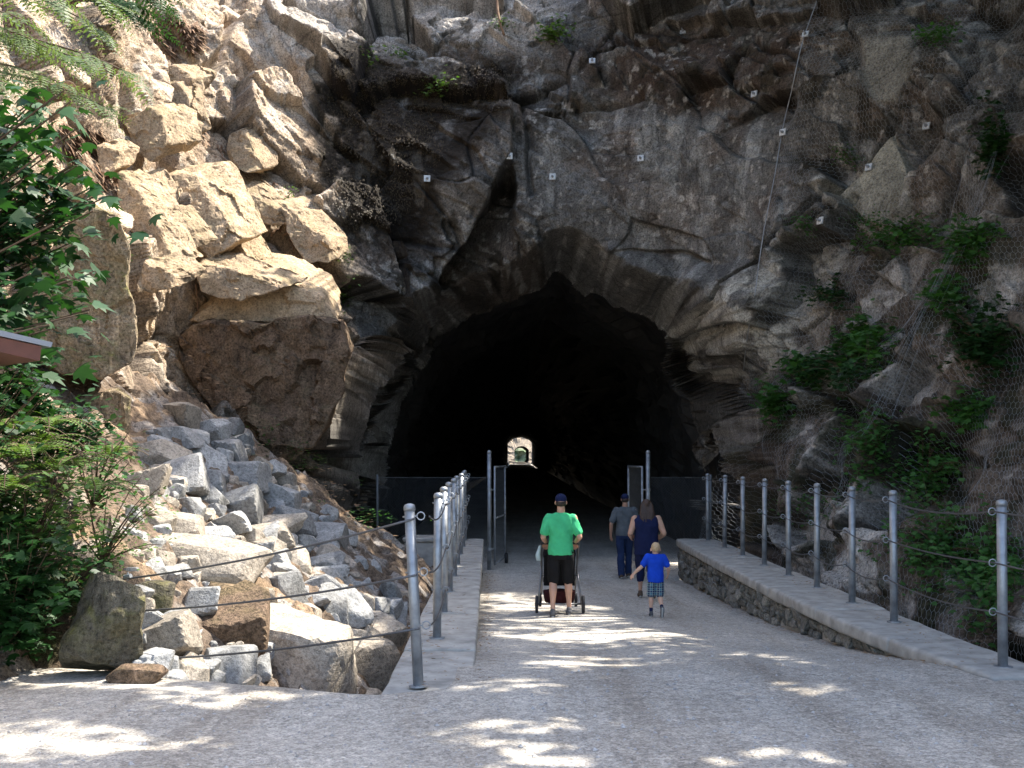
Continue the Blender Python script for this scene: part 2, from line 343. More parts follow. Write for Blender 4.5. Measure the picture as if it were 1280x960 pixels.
def cliff_mesh():
    zs = np.concatenate([np.linspace(-2.5, -1.2, 14)[:-1], np.linspace(-1.2, 13.2, 560), np.linspace(13.4, 20, 40)])
    ctl = np.array([c[0] for c in COLS], float)                    # (nc, nl, 2)
    us = [0.]; 
    for k in range(1, len(COLS)): us += list(np.linspace(k - 1, k, COLS[k][1] + 1)[1:])
    us = np.array(us)
    # level interpolation, then column interpolation
    byz = np.stack([np.stack([np.interp(zs, LV, ctl[c, :, a]) for a in (0, 1)], -1) for c in range(len(COLS))])   # (nc,nz,2)
    i = np.clip(np.floor(us).astype(int), 0, len(COLS) - 2); t = (us - i)[:, None, None]
    XY = byz[i] * (1 - t) + byz[i + 1] * t
    XY = blur(blur(XY, 8, 0), 14, 1)
    P = np.concatenate([XY, np.broadcast_to(zs[None, :, None], XY.shape[:2] + (1,))], -1)
    du = np.gradient(P, axis=0); dv = np.gradient(P, axis=1); N = np.cross(du, dv); N /= np.linalg.norm(N, axis=-1, keepdims=True) + 1e-9
    N = blur(blur(N, 20, 0), 20, 1); N /= np.linalg.norm(N, axis=-1, keepdims=True) + 1e-9
    nu, nv = P.shape[:2]; p = P.reshape(-1, 3).copy(); n = N.reshape(-1, 3)
    px, py = pxy(np.where(p[:, 1:2] < 1, 1, 1) * p + np.array((0, 1e-3, 0)))
    ins = lambda poly, soft: sst(-soft, soft, polysd(px, py, poly) + 10 * vnoise(p * 2.2, 91))
    # calm zones where broad smooth faces are seen
    diamond = [(1026, 236), (1068, 190), (1108, 152), (1122, 180), (1134, 216), (1118, 250), (1094, 280), (1066, 274), (1046, 250)]
    slab2 = [(1072, 46), (1140, 40), (1142, 96), (1120, 126), (1096, 130), (1080, 108)]
    bulge = [(690, 330), (650, 250), (680, 170), (800, 120), (990, 140), (985, 250), (930, 370), (845, 420), (740, 350)]
    dsd = polysd(px, py, diamond); calm = np.clip(sst(0, 6, dsd) + sst(-4, 8, polysd(px, py, slab2)) , 0, 1); bul = sst(-30, 40, polysd(px, py, bulge))
    left = sst(430, 330, px); right = sst(880, 1000, px)
    f1, c1, h1 = facet(p, 2.6, 11, .9, .7, (1, 1, .7)); f2, c2, h2 = facet(p, .95, 12, .95, .6, (1.5, 1, .6)); f3, c3, h3 = facet(p, .34, 13, .9, .5, (1.7, 1, .6)); f4, c4, h4 = facet(p, .13, 14, .9, .4, (1.6, 1, .7))
    rough = (1 - .8 * bul) * (1 - calm)
    amp = np.clip(sst(60, 200, np.abs(p[:, 1]) * 40), 0, 1)
    d = .34 * f1 * (1 - .75 * bul) * (1 - calm) + rough * (.20 * f2 + .13 * f3 + .09 * f4) + .05 * fbm(p * .8, 3, 31) * (1 - calm)
    d -= rough * (.10 * (1 - sst(0, .05, c1)) + .03 * (1 - sst(0, .07, c2)))
    d += .020 * fbm(p * 6, 4, 37, .6) * (1 - .6 * calm)
    # diamond slab lies back from a sharp rim
    d -= .28 * sst(0, 5, dsd) - .12 * sst(-14, -1, dsd) * (1 - sst(0, 5, dsd))
    # recessed band between the big leaning slab and the mouth
    rec = [(640, 200), (600, 262), (560, 332), (512, 402), (470, 462), (425, 520), (388, 575), (470, 640), (520, 560), (560, 400), (640, 330), (706, 318), (690, 292), (650, 300), (645, 250)]
    rs = polysd(px, py, rec) + 4 * vnoise(p * 1.6, 77)
    dl = np.full(px.shape, 1e9); le = rec[:7]
    for (ax, ay), (bx, by) in zip(le[:-1], le[1:]):
        ex, ey = bx - ax, by - ay; t = np.clip(((px - ax) * ex + (py - ay) * ey) / (ex * ex + ey * ey), 0, 1); dl = np.minimum(dl, np.hypot(px - ax - t * ex, py - ay - t * ey))
    d -= 1.7 * sst(-2, 12, rs) * (1 - sst(6, 62, dl) * (1 - .5 * sst(320, 420, py)))
    d += .5 * sst(-110, -4, rs) * (1 - sst(-4, 4, rs)) * (px < 640) * (px > 380)
    # overhanging brow right of the mouth and the pale shattered ledge
    brow = [(735, 352), (780, 372), (842, 420), (858, 452), (900, 470), (960, 455), (1000, 400), (960, 330), (860, 330), (760, 300)]
    d += .55 * sst(-6, 30, polysd(px, py, brow) + 6 * vnoise(p * 2, 55))
    und = [(850, 470), (905, 478), (930, 520), (900, 620), (880, 690), (862, 600)]
    d -= .55 * sst(-10, 30, polysd(px, py, und))
    # deep diagonal cleft beside the diamond slab, and others
    for a, b, wd, dp in [((1120, 135), (900, 400), 6, .5 + .4), ((1250, 140), (1090, 350), 6, .5 + .35), ((1060, 240), (985, 330), 7, .3), ((1240, 60), (1130, 170), 8, .25), ((800, 110), (720, 130), 5, .2), ((650, 130), (668, 250), 7, .25), ((880, 320), (690, 300), 5, .2), ((300, 10), (250, 120), 10, .35), ((340, 60), (440, 190), 8, .25)]:
        A = np.array(a); B = np.array(b); e = B - A; X = px - A[0] + 9 * vnoise(p * 1.3, 61); Y = py - A[1] + 9 * vnoise(p * 1.3, 62)
        t = np.clip((X * e[0] + Y * e[1]) / (e @ e), 0, 1); dist = np.hypot(X - t * e[0], Y - t * e[1]); d -= dp * (1 - sst(0, wd, dist))
    D = d.reshape(nu, nv)
    for _ in range(1):
        Dp = np.pad(D, 1, 'edge'); D = (Dp[:-2, 1:-1] + Dp[2:, 1:-1] + Dp[1:-1, :-2] + Dp[1:-1, 2:] + 2 * Dp[1:-1, 1:-1]) / 6
    D = D + .012 * fbm(p * 14, 2, 38).reshape(nu, nv)
    p2 = p + n * D.reshape(-1, 1)
    # tunnel mouth
    sd = polysd(p2[:, 0], p2[:, 2], MW) + .12 * fbm(p * 1.7, 3, 71) + .62
    near = (p[:, 1] > 22)
    sd = np.where(near, sd, -9)
    p2[:, 1] += 3.2 * sst(-.05, .55, sd)
    # ---- colour of the rock itself
    nz = fbm(p * .9, 4, 41); nz2 = fbm(p * 3.1, 4, 42); st = fbm(p * np.array((3.2, 3.2, .35)), 4, 43)
    C = np.ones((len(p), 3)) * np.array((.15, .142, .128))
    def lay(msk, col): nonlocal C; C = C * (1 - msk[:, None]) + np.array(col) * msk[:, None]
    lay(np.clip(.5 + .6 * st, 0, 1) * .5, (.095, .088, .08))
    lay(bul * .8, (.175, .172, .163))
    lay(sst(.25, .6, st + .3 * nz2) * .6 * (1 - left), (.36, .36, .34))
    lay(sst(.1, .5, nz) * .5, (.12, .085, .06))
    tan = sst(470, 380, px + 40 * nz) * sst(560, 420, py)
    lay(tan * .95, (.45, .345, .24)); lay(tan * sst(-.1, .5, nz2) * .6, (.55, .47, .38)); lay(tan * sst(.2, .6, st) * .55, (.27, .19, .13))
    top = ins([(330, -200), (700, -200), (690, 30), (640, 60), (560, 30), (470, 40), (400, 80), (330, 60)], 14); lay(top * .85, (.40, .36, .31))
    mossr = ins([(392, 100), (440, 66), (520, 76), (640, 66), (655, 120), (600, 180), (560, 230), (535, 312), (430, 305), (394, 200)], 22)
    lay(mossr * sst(-.7, .1, nz2 + .3 * nz + .35 * st) * .95, (.034, .024, .013)); 
    m2 = ins([(690, 60), (760, 20), (1000, 20), (1010, 90), (960, 120), (870, 140), (760, 120)], 24); lay(m2 * sst(-.45, .35, nz2 + .3) * .8, (.055, .035, .024))
    lay(sst(.34, .62, fbm(p * 2.6, 5, 44)) * .8 * (1 - tan) * (1 - .7 * bul), (.033, .028, .018))
    lay(sst(.5, .8, fbm(p * 7, 4, 45) + .25 * nz) * .6 * (1 - calm) * (1 - mossr), (.44, .42, .38))
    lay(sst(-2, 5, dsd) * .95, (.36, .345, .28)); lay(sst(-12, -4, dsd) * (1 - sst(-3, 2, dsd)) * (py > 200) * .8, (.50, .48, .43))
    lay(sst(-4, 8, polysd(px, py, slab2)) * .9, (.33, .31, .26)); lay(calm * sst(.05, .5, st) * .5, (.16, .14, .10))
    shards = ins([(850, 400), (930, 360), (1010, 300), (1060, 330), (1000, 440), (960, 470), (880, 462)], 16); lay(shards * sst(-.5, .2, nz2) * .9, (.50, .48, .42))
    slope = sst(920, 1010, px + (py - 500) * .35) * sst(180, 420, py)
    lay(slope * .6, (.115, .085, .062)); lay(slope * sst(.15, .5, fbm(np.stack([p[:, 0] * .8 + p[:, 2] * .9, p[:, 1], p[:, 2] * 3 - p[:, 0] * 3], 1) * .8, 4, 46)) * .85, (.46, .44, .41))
    lay(slope * sst(.05, .4, fbm(p * 1.5, 4, 47)) * .8, (.022, .027, .011))
    rim = ins([(395, 560), (440, 490), (500, 470), (500, 600), (420, 600)], 16); lay(rim * .7, (.24, .235, .22)); lay(rim * sst(.0, .4, st) * .8, (.44, .44, .42))
    lay(mossr * sst(-.95, -.25, nz2 + .3 * nz + .35 * st) * .97, (.015, .0105, .0055)); lay(mossr * sst(.55, .85, st + .3 * nz2) * .4, (.16, .14, .11))
    C *= (1 + .16 * (h01(h2, 9) - .5) * 2 + .14 * (h01(h3, 9) - .5) * 2)[:, None]
    C *= (1 - .55 * (1 - sst(0, .05, c1)) * rough)[:, None]
    Q = gridq(nu, nv)
    keep = sd[Q].min(1) < .5
    Q = Q[keep]
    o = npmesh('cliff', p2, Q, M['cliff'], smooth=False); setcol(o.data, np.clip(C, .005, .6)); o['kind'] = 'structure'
    return o, p2.reshape(nu, nv, 3), N, us, zs, px, py
cliff, CP, CN, CU, CZ, CPX, CPY = cliff_mesh()
_CS = CP[::2, ::2].reshape(-1, 3); _CSN = CN[::2, ::2].reshape(-1, 3); _px, _py = pxy(_CS + np.array((0, 1e-6, 0)))
_sel = np.where((_CS[:, 1] > 6) & (_px > -150) & (_px < 1450) & (_py > -200) & (_py < 950))[0]; _CS = _CS[_sel]; _CSN = _CSN[_sel]; _px = _px[_sel]; _py = _py[_sel]
_bins = {}
for _i, (_a, _b) in enumerate(zip((_px // 16).astype(int), (_py // 16).astype(int))): _bins.setdefault((_a, _b), []).append(_i)
def cliffpt(x, y):
    r = 1; k = []
    while len(k) < 6 and r < 30:
        k = [i for a in range(-r, r + 1) for b in range(-r, r + 1) for i in _bins.get((int(x // 16) + a, int(y // 16) + b), ())]; r += 1
    k = np.array(k); d = (_px[k] - x) ** 2 + (_py[k] - y) ** 2; k = k[np.argsort(d)[:5]]; j = k[_CS[k, 1].argmin()]; return Vector(_CS[j]), Vector(_CSN[j])
# ---------------------------------------------------------------- tunnel bore
def make_tunnel():
    base = np.array(MW); c = np.array((.75, 2.2)); m = np.array(base); 
    # resample outline
    seg = np.linalg.norm(np.diff(m, axis=0), axis=1); s = np.concatenate([[0], np.cumsum(seg)]); t = np.linspace(0, s[-1], 90)
    m = np.stack([np.interp(t, s, m[:, 0]), np.interp(t, s, m[:, 1])], 1)
    m1 = c + (m - c) * 1.18; ang = np.linspace(math.pi * 1.25, -math.pi * .25, 90)
    far = np.stack([1.55 + 2.35 * np.clip(np.cos(ang) * 1.25, -1, 1), 2.4 + 3. * np.clip(np.sin(ang), -1, 1)], 1)
    ys = np.concatenate([np.linspace(27.6, 45, 60), np.linspace(46, 222, 70)])
    V = []
    for y in ys:
        k = sst(40, 222, np.array([y]))[0]; V.append(np.concatenate([m1 * (1 - k) + far * k, np.full((90, 1), y)], 1)[:, [0, 2, 1]])
    V = np.array(V).reshape(-1, 3); f, cr, _ = facet(V, 1.6, 21, .9); f2, cr2, _ = facet(V, .5, 22, .9)
    r = V[:, [0, 2]] - c; r /= np.linalg.norm(r, axis=1, keepdims=True)
    amp = np.clip((V[:, 1] - 27.6) / 2, .3, 1) * np.clip((232 - V[:, 1]) / 60, .25, 1)
    V[:, [0, 2]] += r * ((.22 * f + .25 * f2 + .2 * fbm(V * .5, 3, 23)) * amp + .05)[:, None]
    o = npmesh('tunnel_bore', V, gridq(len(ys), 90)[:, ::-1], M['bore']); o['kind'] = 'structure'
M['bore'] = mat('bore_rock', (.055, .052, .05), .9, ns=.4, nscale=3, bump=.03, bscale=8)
make_tunnel()
def far_portal():
    # lit rock face with the next, smaller bore beyond the open gap
    cx, ang = 2.05, np.linspace(math.pi * 1.3, -math.pi * .3, 60)
    inner = np.stack([cx + 1.55 * np.clip(np.cos(ang) * 1.2, -1, 1), 1.9 + 2.0 * np.clip(np.sin(ang), -1.2, 1)], 1)
    V = []; k = 16
    for i in range(k):
        t = i / (k - 1); s = 1 + t * 5
        for a in inner:
            x = cx + (a[0] - cx) * s; z = 1.6 + (a[1] - 1.6) * s; V.append((x, 236 + 1.2 * max(0, z), z))
    V = np.array(V); f, _, _ = facet(V, 1.1, 25, .9); V[:, 1] += .5 * f
    o = npmesh('far_rock_face', V, gridq(k, 60), M['far']); o['kind'] = 'structure'
    W = []
    for y in np.linspace(0, 55, 12):
        for j, a in enumerate(inner): W.append((a[0] + (0 if y < 1 else .1 * math.sin(j + y)), V[j, 1] + y, a[1]))
    o = npmesh('far_tunnel_bore', W, gridq(12, 60)[:, ::-1], M['bore']); o['kind'] = 'structure'
    pyd('far_path', [(-6, 221, .13), (8, 221, .13), (8, 330, .13), (-6, 330, .13)], [(0, 1, 2, 3)], M['earth'])['kind'] = 'structure'
    xs, zs = np.linspace(-25, 30, 40), np.linspace(-1, 30, 30)
    H = np.array([[x, 315 + z * .9, z] for x in xs for z in zs]); H[:, 1] += 2.5 * fbm(H * .5, 4, 81)
    o = npmesh('far_hillside', H, gridq(40, 30), M['farhill']); o['kind'] = 'structure'
M['far'] = mat('far_lit_rock', (.20, .16, .115), .9, ns=.4, nscale=1.5, bump=.1, bscale=4)
M['farhill'] = mat('far_green_slope', (.05, .09, .03), .9, col2=(.16, .17, .11), nscale=.8)
far_portal()
# ---------------------------------------------------------------- talus slope (left) and gully (right)
def talz(X, Y):
    z = -2.764 - .703 * X + .0825 * Y
    yr = 19.6 - .12 * (X + 4); z = np.where(Y > yr, z - .55 * (Y - yr), z)
    z = np.where(X < -6, z + (X + 6) * .3, z)
    return z
def talray(px, py):
    for Y in np.arange(8.6, 26, .04):
        p = at(px, py, Y)
        if p.z < talz(p.x, p.y): return p
    return at(px, py, 20)
def make_talus():
    xs = np.linspace(-10, .2, 240); ys = np.linspace(8.4, 27.5, 300); X, Y = np.meshgrid(xs, ys, indexing='ij')
    Z = talz(X, Y); P = np.stack([X, Y, Z], -1).reshape(-1, 3); f, c, h = facet(P, .22, 51, .8); f2, _, _ = facet(P, .6, 52, .8)
    edge = np.interp(X, [-10, -4.3, -3, -1.4, -.97, .2], [9.5, 9.4, 8.9, 8.25, 8.2, 8.4]).ravel()
    P[:, 2] += .16 * fbm(P * 1.1, 4, 53) + .28 * f + .15 * f2
    P[:, 2] -= 1.1 * sst(1.6, .3, P[:, 1] - edge) * sst(-6, -3.4, P[:, 0])
    nz = fbm(P * 2, 4, 54); C = np.ones((len(P), 3)) * np.array((.13, .095, .068)); m = sst(.1, .5, nz)[:, None]; C = C * (1 - m) + m * np.array((.24, .17, .11))
    m = sst(.75, .9, h01(h, 8))[:, None]; C = C * (1 - m) + m * np.array((.30, .27, .24))
    o = npmesh('talus_slope', P, gridq(240, 300), M['talus']); setcol(o.data, C); o['kind'] = 'structure'
    xs = np.linspace(3.6, 9, 90); ys = np.linspace(8.6, 26, 200); X, Y = np.meshgrid(xs, ys, indexing='ij')
    P = np.stack([X, Y, -1.15 + .35 * np.clip(X - 4.6, 0, 9)], -1).reshape(-1, 3); f, c, h = facet(P, .3, 57, .8); P[:, 2] += .3 * f + .15 * fbm(P, 3, 58)
    C = np.ones((len(P), 3)) * np.array((.1, .085, .06)); m = sst(0., .4, fbm(P * 2, 4, 59))[:, None]; C = C * (1 - m) + m * np.array((.25, .24, .21))
    o = npmesh('gully_bed', P, gridq(90, 200), M['talus']); setcol(o.data, C); o['kind'] = 'structure'
make_talus()
# ================================================================== BUILT THINGS
def xl(Y, a, b): return a + (b - a) * (Y - 8.6) / 15.2
# left parapet ledge
lw = empty('parapet_wall', (-.65, 16, -.9)); tag(lw, 'low concrete parapet ledge carrying posts beside the boulder pile', 'wall')
def local(o, mb):
    L = o.location; mb.v = [(x - L.x, y - L.y, z - L.z) for x, y, z in mb.v]; return mb
def bev_prism(pts4, z0, z1, bev, amp=.006, seed=0, cuts=5):
    """four plan corners -> worn, bevelled block"""
    bm = bmesh.new(); vs = [bm.verts.new((p[0], p[1], z)) for z in (z0, z1) for p in pts4]
    for f in ((3, 2, 1, 0), (4, 5, 6, 7), (0, 1, 5, 4), (1, 2, 6, 5), (2, 3, 7, 6), (3, 0, 4, 7)): bm.faces.new([vs[i] for i in f])
    bmesh.ops.recalc_face_normals(bm, faces=bm.faces[:])
    bmesh.ops.bevel(bm, geom=bm.edges[:], offset=bev, segments=3, affect='EDGES', profile=.5)
    bmesh.ops.subdivide_edges(bm, edges=[e for e in bm.edges if e.calc_length() > .15], cuts=cuts, use_grid_fill=True)
    bm.verts.index_update(); V = np.array([v.co[:] for v in bm.verts]); V += amp * np.stack([fbm(V * 7 + k * 9.1, 3, seed + k) for k in range(3)], 1)
    r = (V, [[v.index for v in f.verts] for f in bm.faces]); bm.free(); return r
cuts = [8.25, 10.3, 12.6, 14.9, 17.2, 19.5, 21.8, 24.0]
for k in range(7):
    a, b = cuts[k] + .008, cuts[k + 1] - .008
    V, Fc = bev_prism([(xl(a, -.99, -1.12), a), (xl(a, -.30, -.6), a), (xl(b, -.30, -.6), b), (xl(b, -.99, -1.12), b)], -.17, -.004 + .012 * random.random() - .02 * (k == 0), .03, .007, 40 + k)
    mb = MB(); mb.add(V, Fc); local(lw, mb).build('cap_slab', M['conc'], lw, True)
V, Fc = bev_prism([(-.94, 8.35), (-.34, 8.35), (-.64, 23.95), (-1.08, 23.95)], -2.2, -.16, .02, .012, 60, 12)
mb = MB(); mb.add(V, Fc); local(lw, mb).build('wall_body', M['conc'], lw, True)
ab = empty('bridge_pier', (-1.75, 23.9, -2.4)); tag(ab, 'squat pale concrete pier block behind the fence posts at tunnel mouth', 'pier')
V, Fc = bev_prism([(-2.25, 23.4), (-1.22, 23.4), (-1.22, 24.3), (-2.25, 24.3)], -2.4, -.03, .03, .008, 70)
mb = MB(); mb.add(V, Fc); local(ab, mb).build('shaft', M['conc'], ab, True)
V, Fc = bev_prism([(-2.29, 23.36), (-1.2, 23.36), (-1.2, 24.34), (-2.29, 24.34)], -.025, .06, .02, .004, 71)
mb = MB(); mb.add(V, Fc); local(ab, mb).build('cap_slab', M['conc'], ab, True)
# right parapet with rubble stone face
rw = empty('stone_parapet', (3.9, 16, -1)); tag(rw, 'rubble stone parapet with pale concrete coping below the netted slope', 'wall')
YR = [23.9, 23.3, 15.5, 12.7, 11.57, 10.3, 9.6, 9.15, 8.95]; XR = [3.5, 3.46, 3.46, 3.53, 3.62, 3.67, 3.7, 3.76, 4.0]
def xr(Y): return float(np.interp(Y, YR[::-1], XR[::-1]))
cuts = [9.02, 10.9, 13.0, 15.2, 17.4, 19.6, 21.8, 23.9]
for k in range(7):
    a, b = cuts[k] + .008, cuts[k + 1] - .008
    xa = xr(a) if k else 3.86
    V, Fc = bev_prism([(xa, a), (4.36 + (.1 if k == 0 else 0), a), (4.36, b), (xr(b), b)], -.16, -.006 + .012 * random.random(), .04, .010, 80 + k)
    mb = MB(); mb.add(V, Fc); local(rw, mb).build('coping_slab', M['conc'], rw, True)
V, Fc = bev_prism([(3.86, 9.1), (4.3, 9.1), (4.3, 23.85), (3.56, 23.85)], -2.2, -.165, .02, .01, 95, 10)
for i in range(len(V)):
    y = V[i, 1]
    if V[i, 0] < 4.05: V[i, 0] = xr(y) + .14
mb = MB(); mb.add(V, Fc); local(rw, mb).build('mortar_core', M['conc'], rw, True)
def rockmesh(name, seed, sub=3, planes=10, box=(1, 1, 1), noise=.05, rnd=.04):
    rg = np.random.default_rng(seed); bm = bmesh.new(); bmesh.ops.create_icosphere(bm, subdivisions=sub, radius=1)
    D = np.array([v.co[:] for v in bm.verts]); D /= np.linalg.norm(D, axis=1, keepdims=True)
    ax = np.array([(1, 0, 0), (-1, 0, 0), (0, 1, 0), (0, -1, 0), (0, 0, 1), (0, 0, -1)], float) + rg.normal(0, .24, (6, 3))
    ex = rg.normal(0, 1, (max(0, planes - 4), 3)); N = np.concatenate([ax, ex]); N /= np.linalg.norm(N, axis=1, keepdims=True)
    ds = np.concatenate([rg.uniform(.80, 1.0, 6), rg.uniform(.86, 1.12, len(ex))])
    dot = D @ N.T; r = np.where(dot > .05, ds[None] / np.maximum(dot, .05), 9)
    k = 1 / rnd; rr = -np.log(np.exp(-k * (r - r.min(1, keepdims=True))).sum(1)) / k + r.min(1)
    V = D * rr[:, None]; V = V * np.array(box)
    V += noise * D * (fbm(V * 2.2 + seed, 4, seed, .55))[:, None]
    me = bpy.data.meshes.new(name)
    bm.verts.ensure_lookup_table()
    for v, c in zip(bm.verts, V): v.co = c
    bm.to_mesh(me); bm.free(); return me
stones = []
for i in range(8):
    me = rockmesh('stone', 300 + i, 2, 9, (.07, .11, .075), .02, .05); me.materials.append(M['stone']); stones.append(me)
rg = np.random.default_rng(5); n = 0
y = 9.9
for row in range(7):
    y = 9.4 + .1 * (row % 2)
    while y < 23.8:
        wd = .17 + .12 * rg.random(); z = -.22 - row * .125 - .02 * rg.random()
        gzz = gz(0, y)
        if z > gzz - .08 and n < 298:
            o = bpy.data.objects.new('stone', stones[int(rg.integers(8))]); COL.objects.link(o); o.parent = rw
            o.location = (xr(y) + .10 - 3.9 + .02 * rg.random(), y + wd / 2 - 16, z + 1); o.scale = (1, wd / .21, .85 + .3 * rg.random()); o.rotation_euler = (rg.normal(0, .12), rg.normal(0, .1), rg.normal(0, .1) + (math.pi if rg.random() < .5 else 0)); n += 1
        y += wd + .012
# ---------------------------------------------------------------- posts and cables
EYES = (1.31, .88, .47)
def make_post(side):
    r = empty('fence_post'); mb = MB(); mb.lathe([(.041, 0), (.041, 1.37)], 14); mb.build('tube', M['galv'], r, True)
    mb = MB(); mb.lathe([(.045, 1.355), (.046, 1.385), (.036, 1.402), (.012, 1.41)], 14); mb.build('end_cap', M['galv'], r, True)
    mb = MB(); mb.lathe([(.075, 0.), (.075, .012)], 14); mb.build('base_flange', M['galv'], r)
    for e in EYES:
        mb = MB(); c = Vector((side * .085, -.012, e)); mb.tube([c + Vector((.030 * math.cos(a), 0, .030 * math.sin(a))) for a in np.linspace(0, 2 * math.pi, 13)[:-1]], .0052, 6, closed=True)
        mb.tube([(-side * .055, -.012, e), (side * .055, -.012, e)], .007, 6); mb.build('eye_bolt', M['galv'], r, True)
    return r
def copy_tree(o, parent=None):
    c = o.copy(); COL.objects.link(c); c.parent = parent
    for ch in o.children: copy_tree(ch, c)
    return c
pl, pr = make_post(1), make_post(-1)
LP = [(-.72, 8.62), (-.73, 10.9), (-.77, 12.7), (-.81, 14.6), (-.85, 16.5), (-.89, 18.3), (-.92, 20.1), (-.95, 21.8), (-.99, 23.5)]
RP = [(4.12, 9.4), (4.08, 11.96), (4.1, 13.5), (4.1, 15.06), (4.1, 16.6), (4.1, 18.2), (4.1, 19.9), (4.1, 21.6), (4.1, 23.45)]
ordn = ['first', 'second', 'third', 'fourth', 'fifth', 'sixth', 'seventh', 'eighth', 'ninth']
for lst, proto, nm, grp in ((LP, pl, 'boulder side ledge', 'posts on the concrete ledge'), (RP, pr, 'stone parapet', 'posts on the stone parapet')):
    for i, (x, y) in enumerate(lst):
        o = proto if i == 0 else copy_tree(proto); o.location = (x, y, -.004)
        o.rotation_euler = (random.uniform(-.008, .008), random.uniform(-.01, .01) - (.045 if lst is LP and i == 0 else 0), 0)
        tag(o, f'{ordn[i]} galvanised post on the {nm}, counted from open path end', 'post', grp)
        o.scale.z = 1 + (.05 * i / 8 if lst is LP else 0)
def sag(a, b, s, n=10): return [a.lerp(b, t) + Vector((0, 0, -s * 4 * t * (1 - t))) for t in np.linspace(0, 1, n + 1)]
hn = ['top', 'middle', 'bottom']
for lst, sd_, nm in ((LP, 1, 'concrete ledge posts'), (RP, -1, 'stone parapet posts')):
    for k, e in enumerate(EYES):
        mb = MB(); pts = []
        for i in range(len(lst) - 1):
            a = Vector((lst[i][0] + sd_ * .085, lst[i][1], e - .004)); b = Vector((lst[i + 1][0] + sd_ * .085, lst[i + 1][1], e - .004)); q = sag(a, b, .03 + .05 * random.random()); pts += q if i == 0 else q[1:]
        if lst is RP: pts = sag(Vector((4.7, 6.2, e)), pts[0], .05)[:-1] + pts
        mb.tube(pts, .0075, 6); o = mb.build('fence_cable', M['cable'], None, True); tag(o, f'{hn[k]} steel wire rope threaded along the {nm}', 'cable')
anch = [((128, 727), 9.7), ((136, 765), 9.7), ((134, 825), 9.7)]
for k, e in enumerate(EYES):
    a = Vector((LP[0][0] + .03 - .045 * e, LP[0][1] - .05, e - .02)); (ax, ay), Y = anch[k]; b = at(ax, ay, Y)
    o = MB(); o.tube(sag(a, b, .055, 16), .009, 6); r = o.build('guy_cable', M['cable'], None, True)
    tag(r, f'{hn[k]} slack wire rope running from leading ledge post to mossy rock', 'cable')
    mb = MB(); d = (a - b).normalized()
    for t in (.12, .28): 
        c = b + d * t; mb.tube([c - d * .035, c + d * .035], .02, 8); mb.tube([c + Vector((0, 0, -.035)), c + Vector((0, 0, .035))], .008, 6)
    mb.build('cable_clamp', M['galv'], r)
# ---------------------------------------------------------------- gates and chain link
def chain(mb, x0, x1, z0, z1, y, pitch=.062, r=.0012):
    W, H = x1 - x0, z1 - z0
    for s in (1, -1):
        k = -H
        while k < W:
            a = max(0, k); b = min(W, k + H)
            if b - a > .02:
                za, zb = a - k, b - k
                if s < 0: za, zb = H - za, H - zb
                mb.tube([(x0 + a, y, z0 + za), (x0 + b, y, z0 + zb)], r, 3, cap=False)
            k += pitch
def gate_leaf(root, wdt, h, sgn):
    mb = MB()
    mb.tube([(0, 0, .12), (0, 0, h)], .024, 8); mb.tube([(sgn * wdt, 0, .12), (sgn * wdt, 0, h)], .024, 8)
    for z in (.14, h * .5, h - .02): mb.tube([(0, 0, z), (sgn * wdt, 0, z)], .02, 8)
    mb.build('frame', M['galv'], root, True)
    mb = MB(); chain(mb, min(0, sgn * wdt), max(0, sgn * wdt), .14, h, .012); mb.build('chain_link', M['chain'], root)
    mb = MB(); mb.lathe([(.05, -.03), (.12, -.028), (.125, 0), (.12, .028), (.05, .03)], 16, (sgn * wdt * .93, -.05, .125), 'y'); mb.build('wheel', M['rubber'], root, True)
M['rubber'] = mat('black_rubber', (.018, .018, .02), .8)
for (x, sgn, ang, nm, c1) in ((-.5, 1, math.radians(83), 'boulder pile', 611), (2.98, -1, math.radians(-86), 'netted slope', 809)):
    z0 = gz(0, 24.6) - .02; r = empty('gate_post', (x, 24.55, z0)); tag(r, f'tall galvanised gate post at tunnel mouth on the {nm} side', 'post')
    mb = MB(); mb.lathe([(.045, 0), (.045, 2.6)], 14); mb.build('tube', M['galv'], r, True); mb = MB(); mb.lathe([(.049, 2.58), (.049, 2.61), (.03, 2.645), (.005, 2.65)], 14); mb.build('end_cap', M['galv'], r, True)
    for zz in (.45, 1.75):
        mb = MB(); mb.lathe([(.055, zz), (.055, zz + .06)], 14); mb.tube([(0, 0, zz + .03), (sgn * .1, .03, zz + .03)], .012, 6); mb.build('hinge', M['galv'], r)
    g = empty('gate_leaf', (x + sgn * .12, 24.62, z0 + .0), ang); tag(g, f'open chain link gate leaf with bottom wheel hung on the {nm} side', 'gate'); gate_leaf(g, 1.75, 2.3, sgn)
for (x0, x1, nm) in ((-2.95, -.56, 'between concrete pier and gate post'), (3.04, 4.35, 'between gate post and netted slope')):
    r = empty('chain_link_panel', ((x0 + x1) / 2, 24.5, -.75)); tag(r, f'dark chain link fence panel {nm}', 'fence'); hw = (x1 - x0) / 2
    mb = MB(); chain(mb, -hw, hw, 0, 2.05, 0); mb.build('chain_link', M['chain'], r)
    mb = MB(); mb.tube([(-hw, 0, 2.05), (hw, 0, 2.05)], .003, 6); mb.tube([(-hw, 0, .02), (hw, 0, .02)], .003, 6); mb.build('tension_wire', M['chain'], r)
    mb = MB(); e = -hw if x0 < 0 else hw; mb.lathe([(.028, -.3), (.028, 2.1), (.01, 2.12)], 10, (e, .04, 0)); mb.build('end_post', M['chain'], r, True)
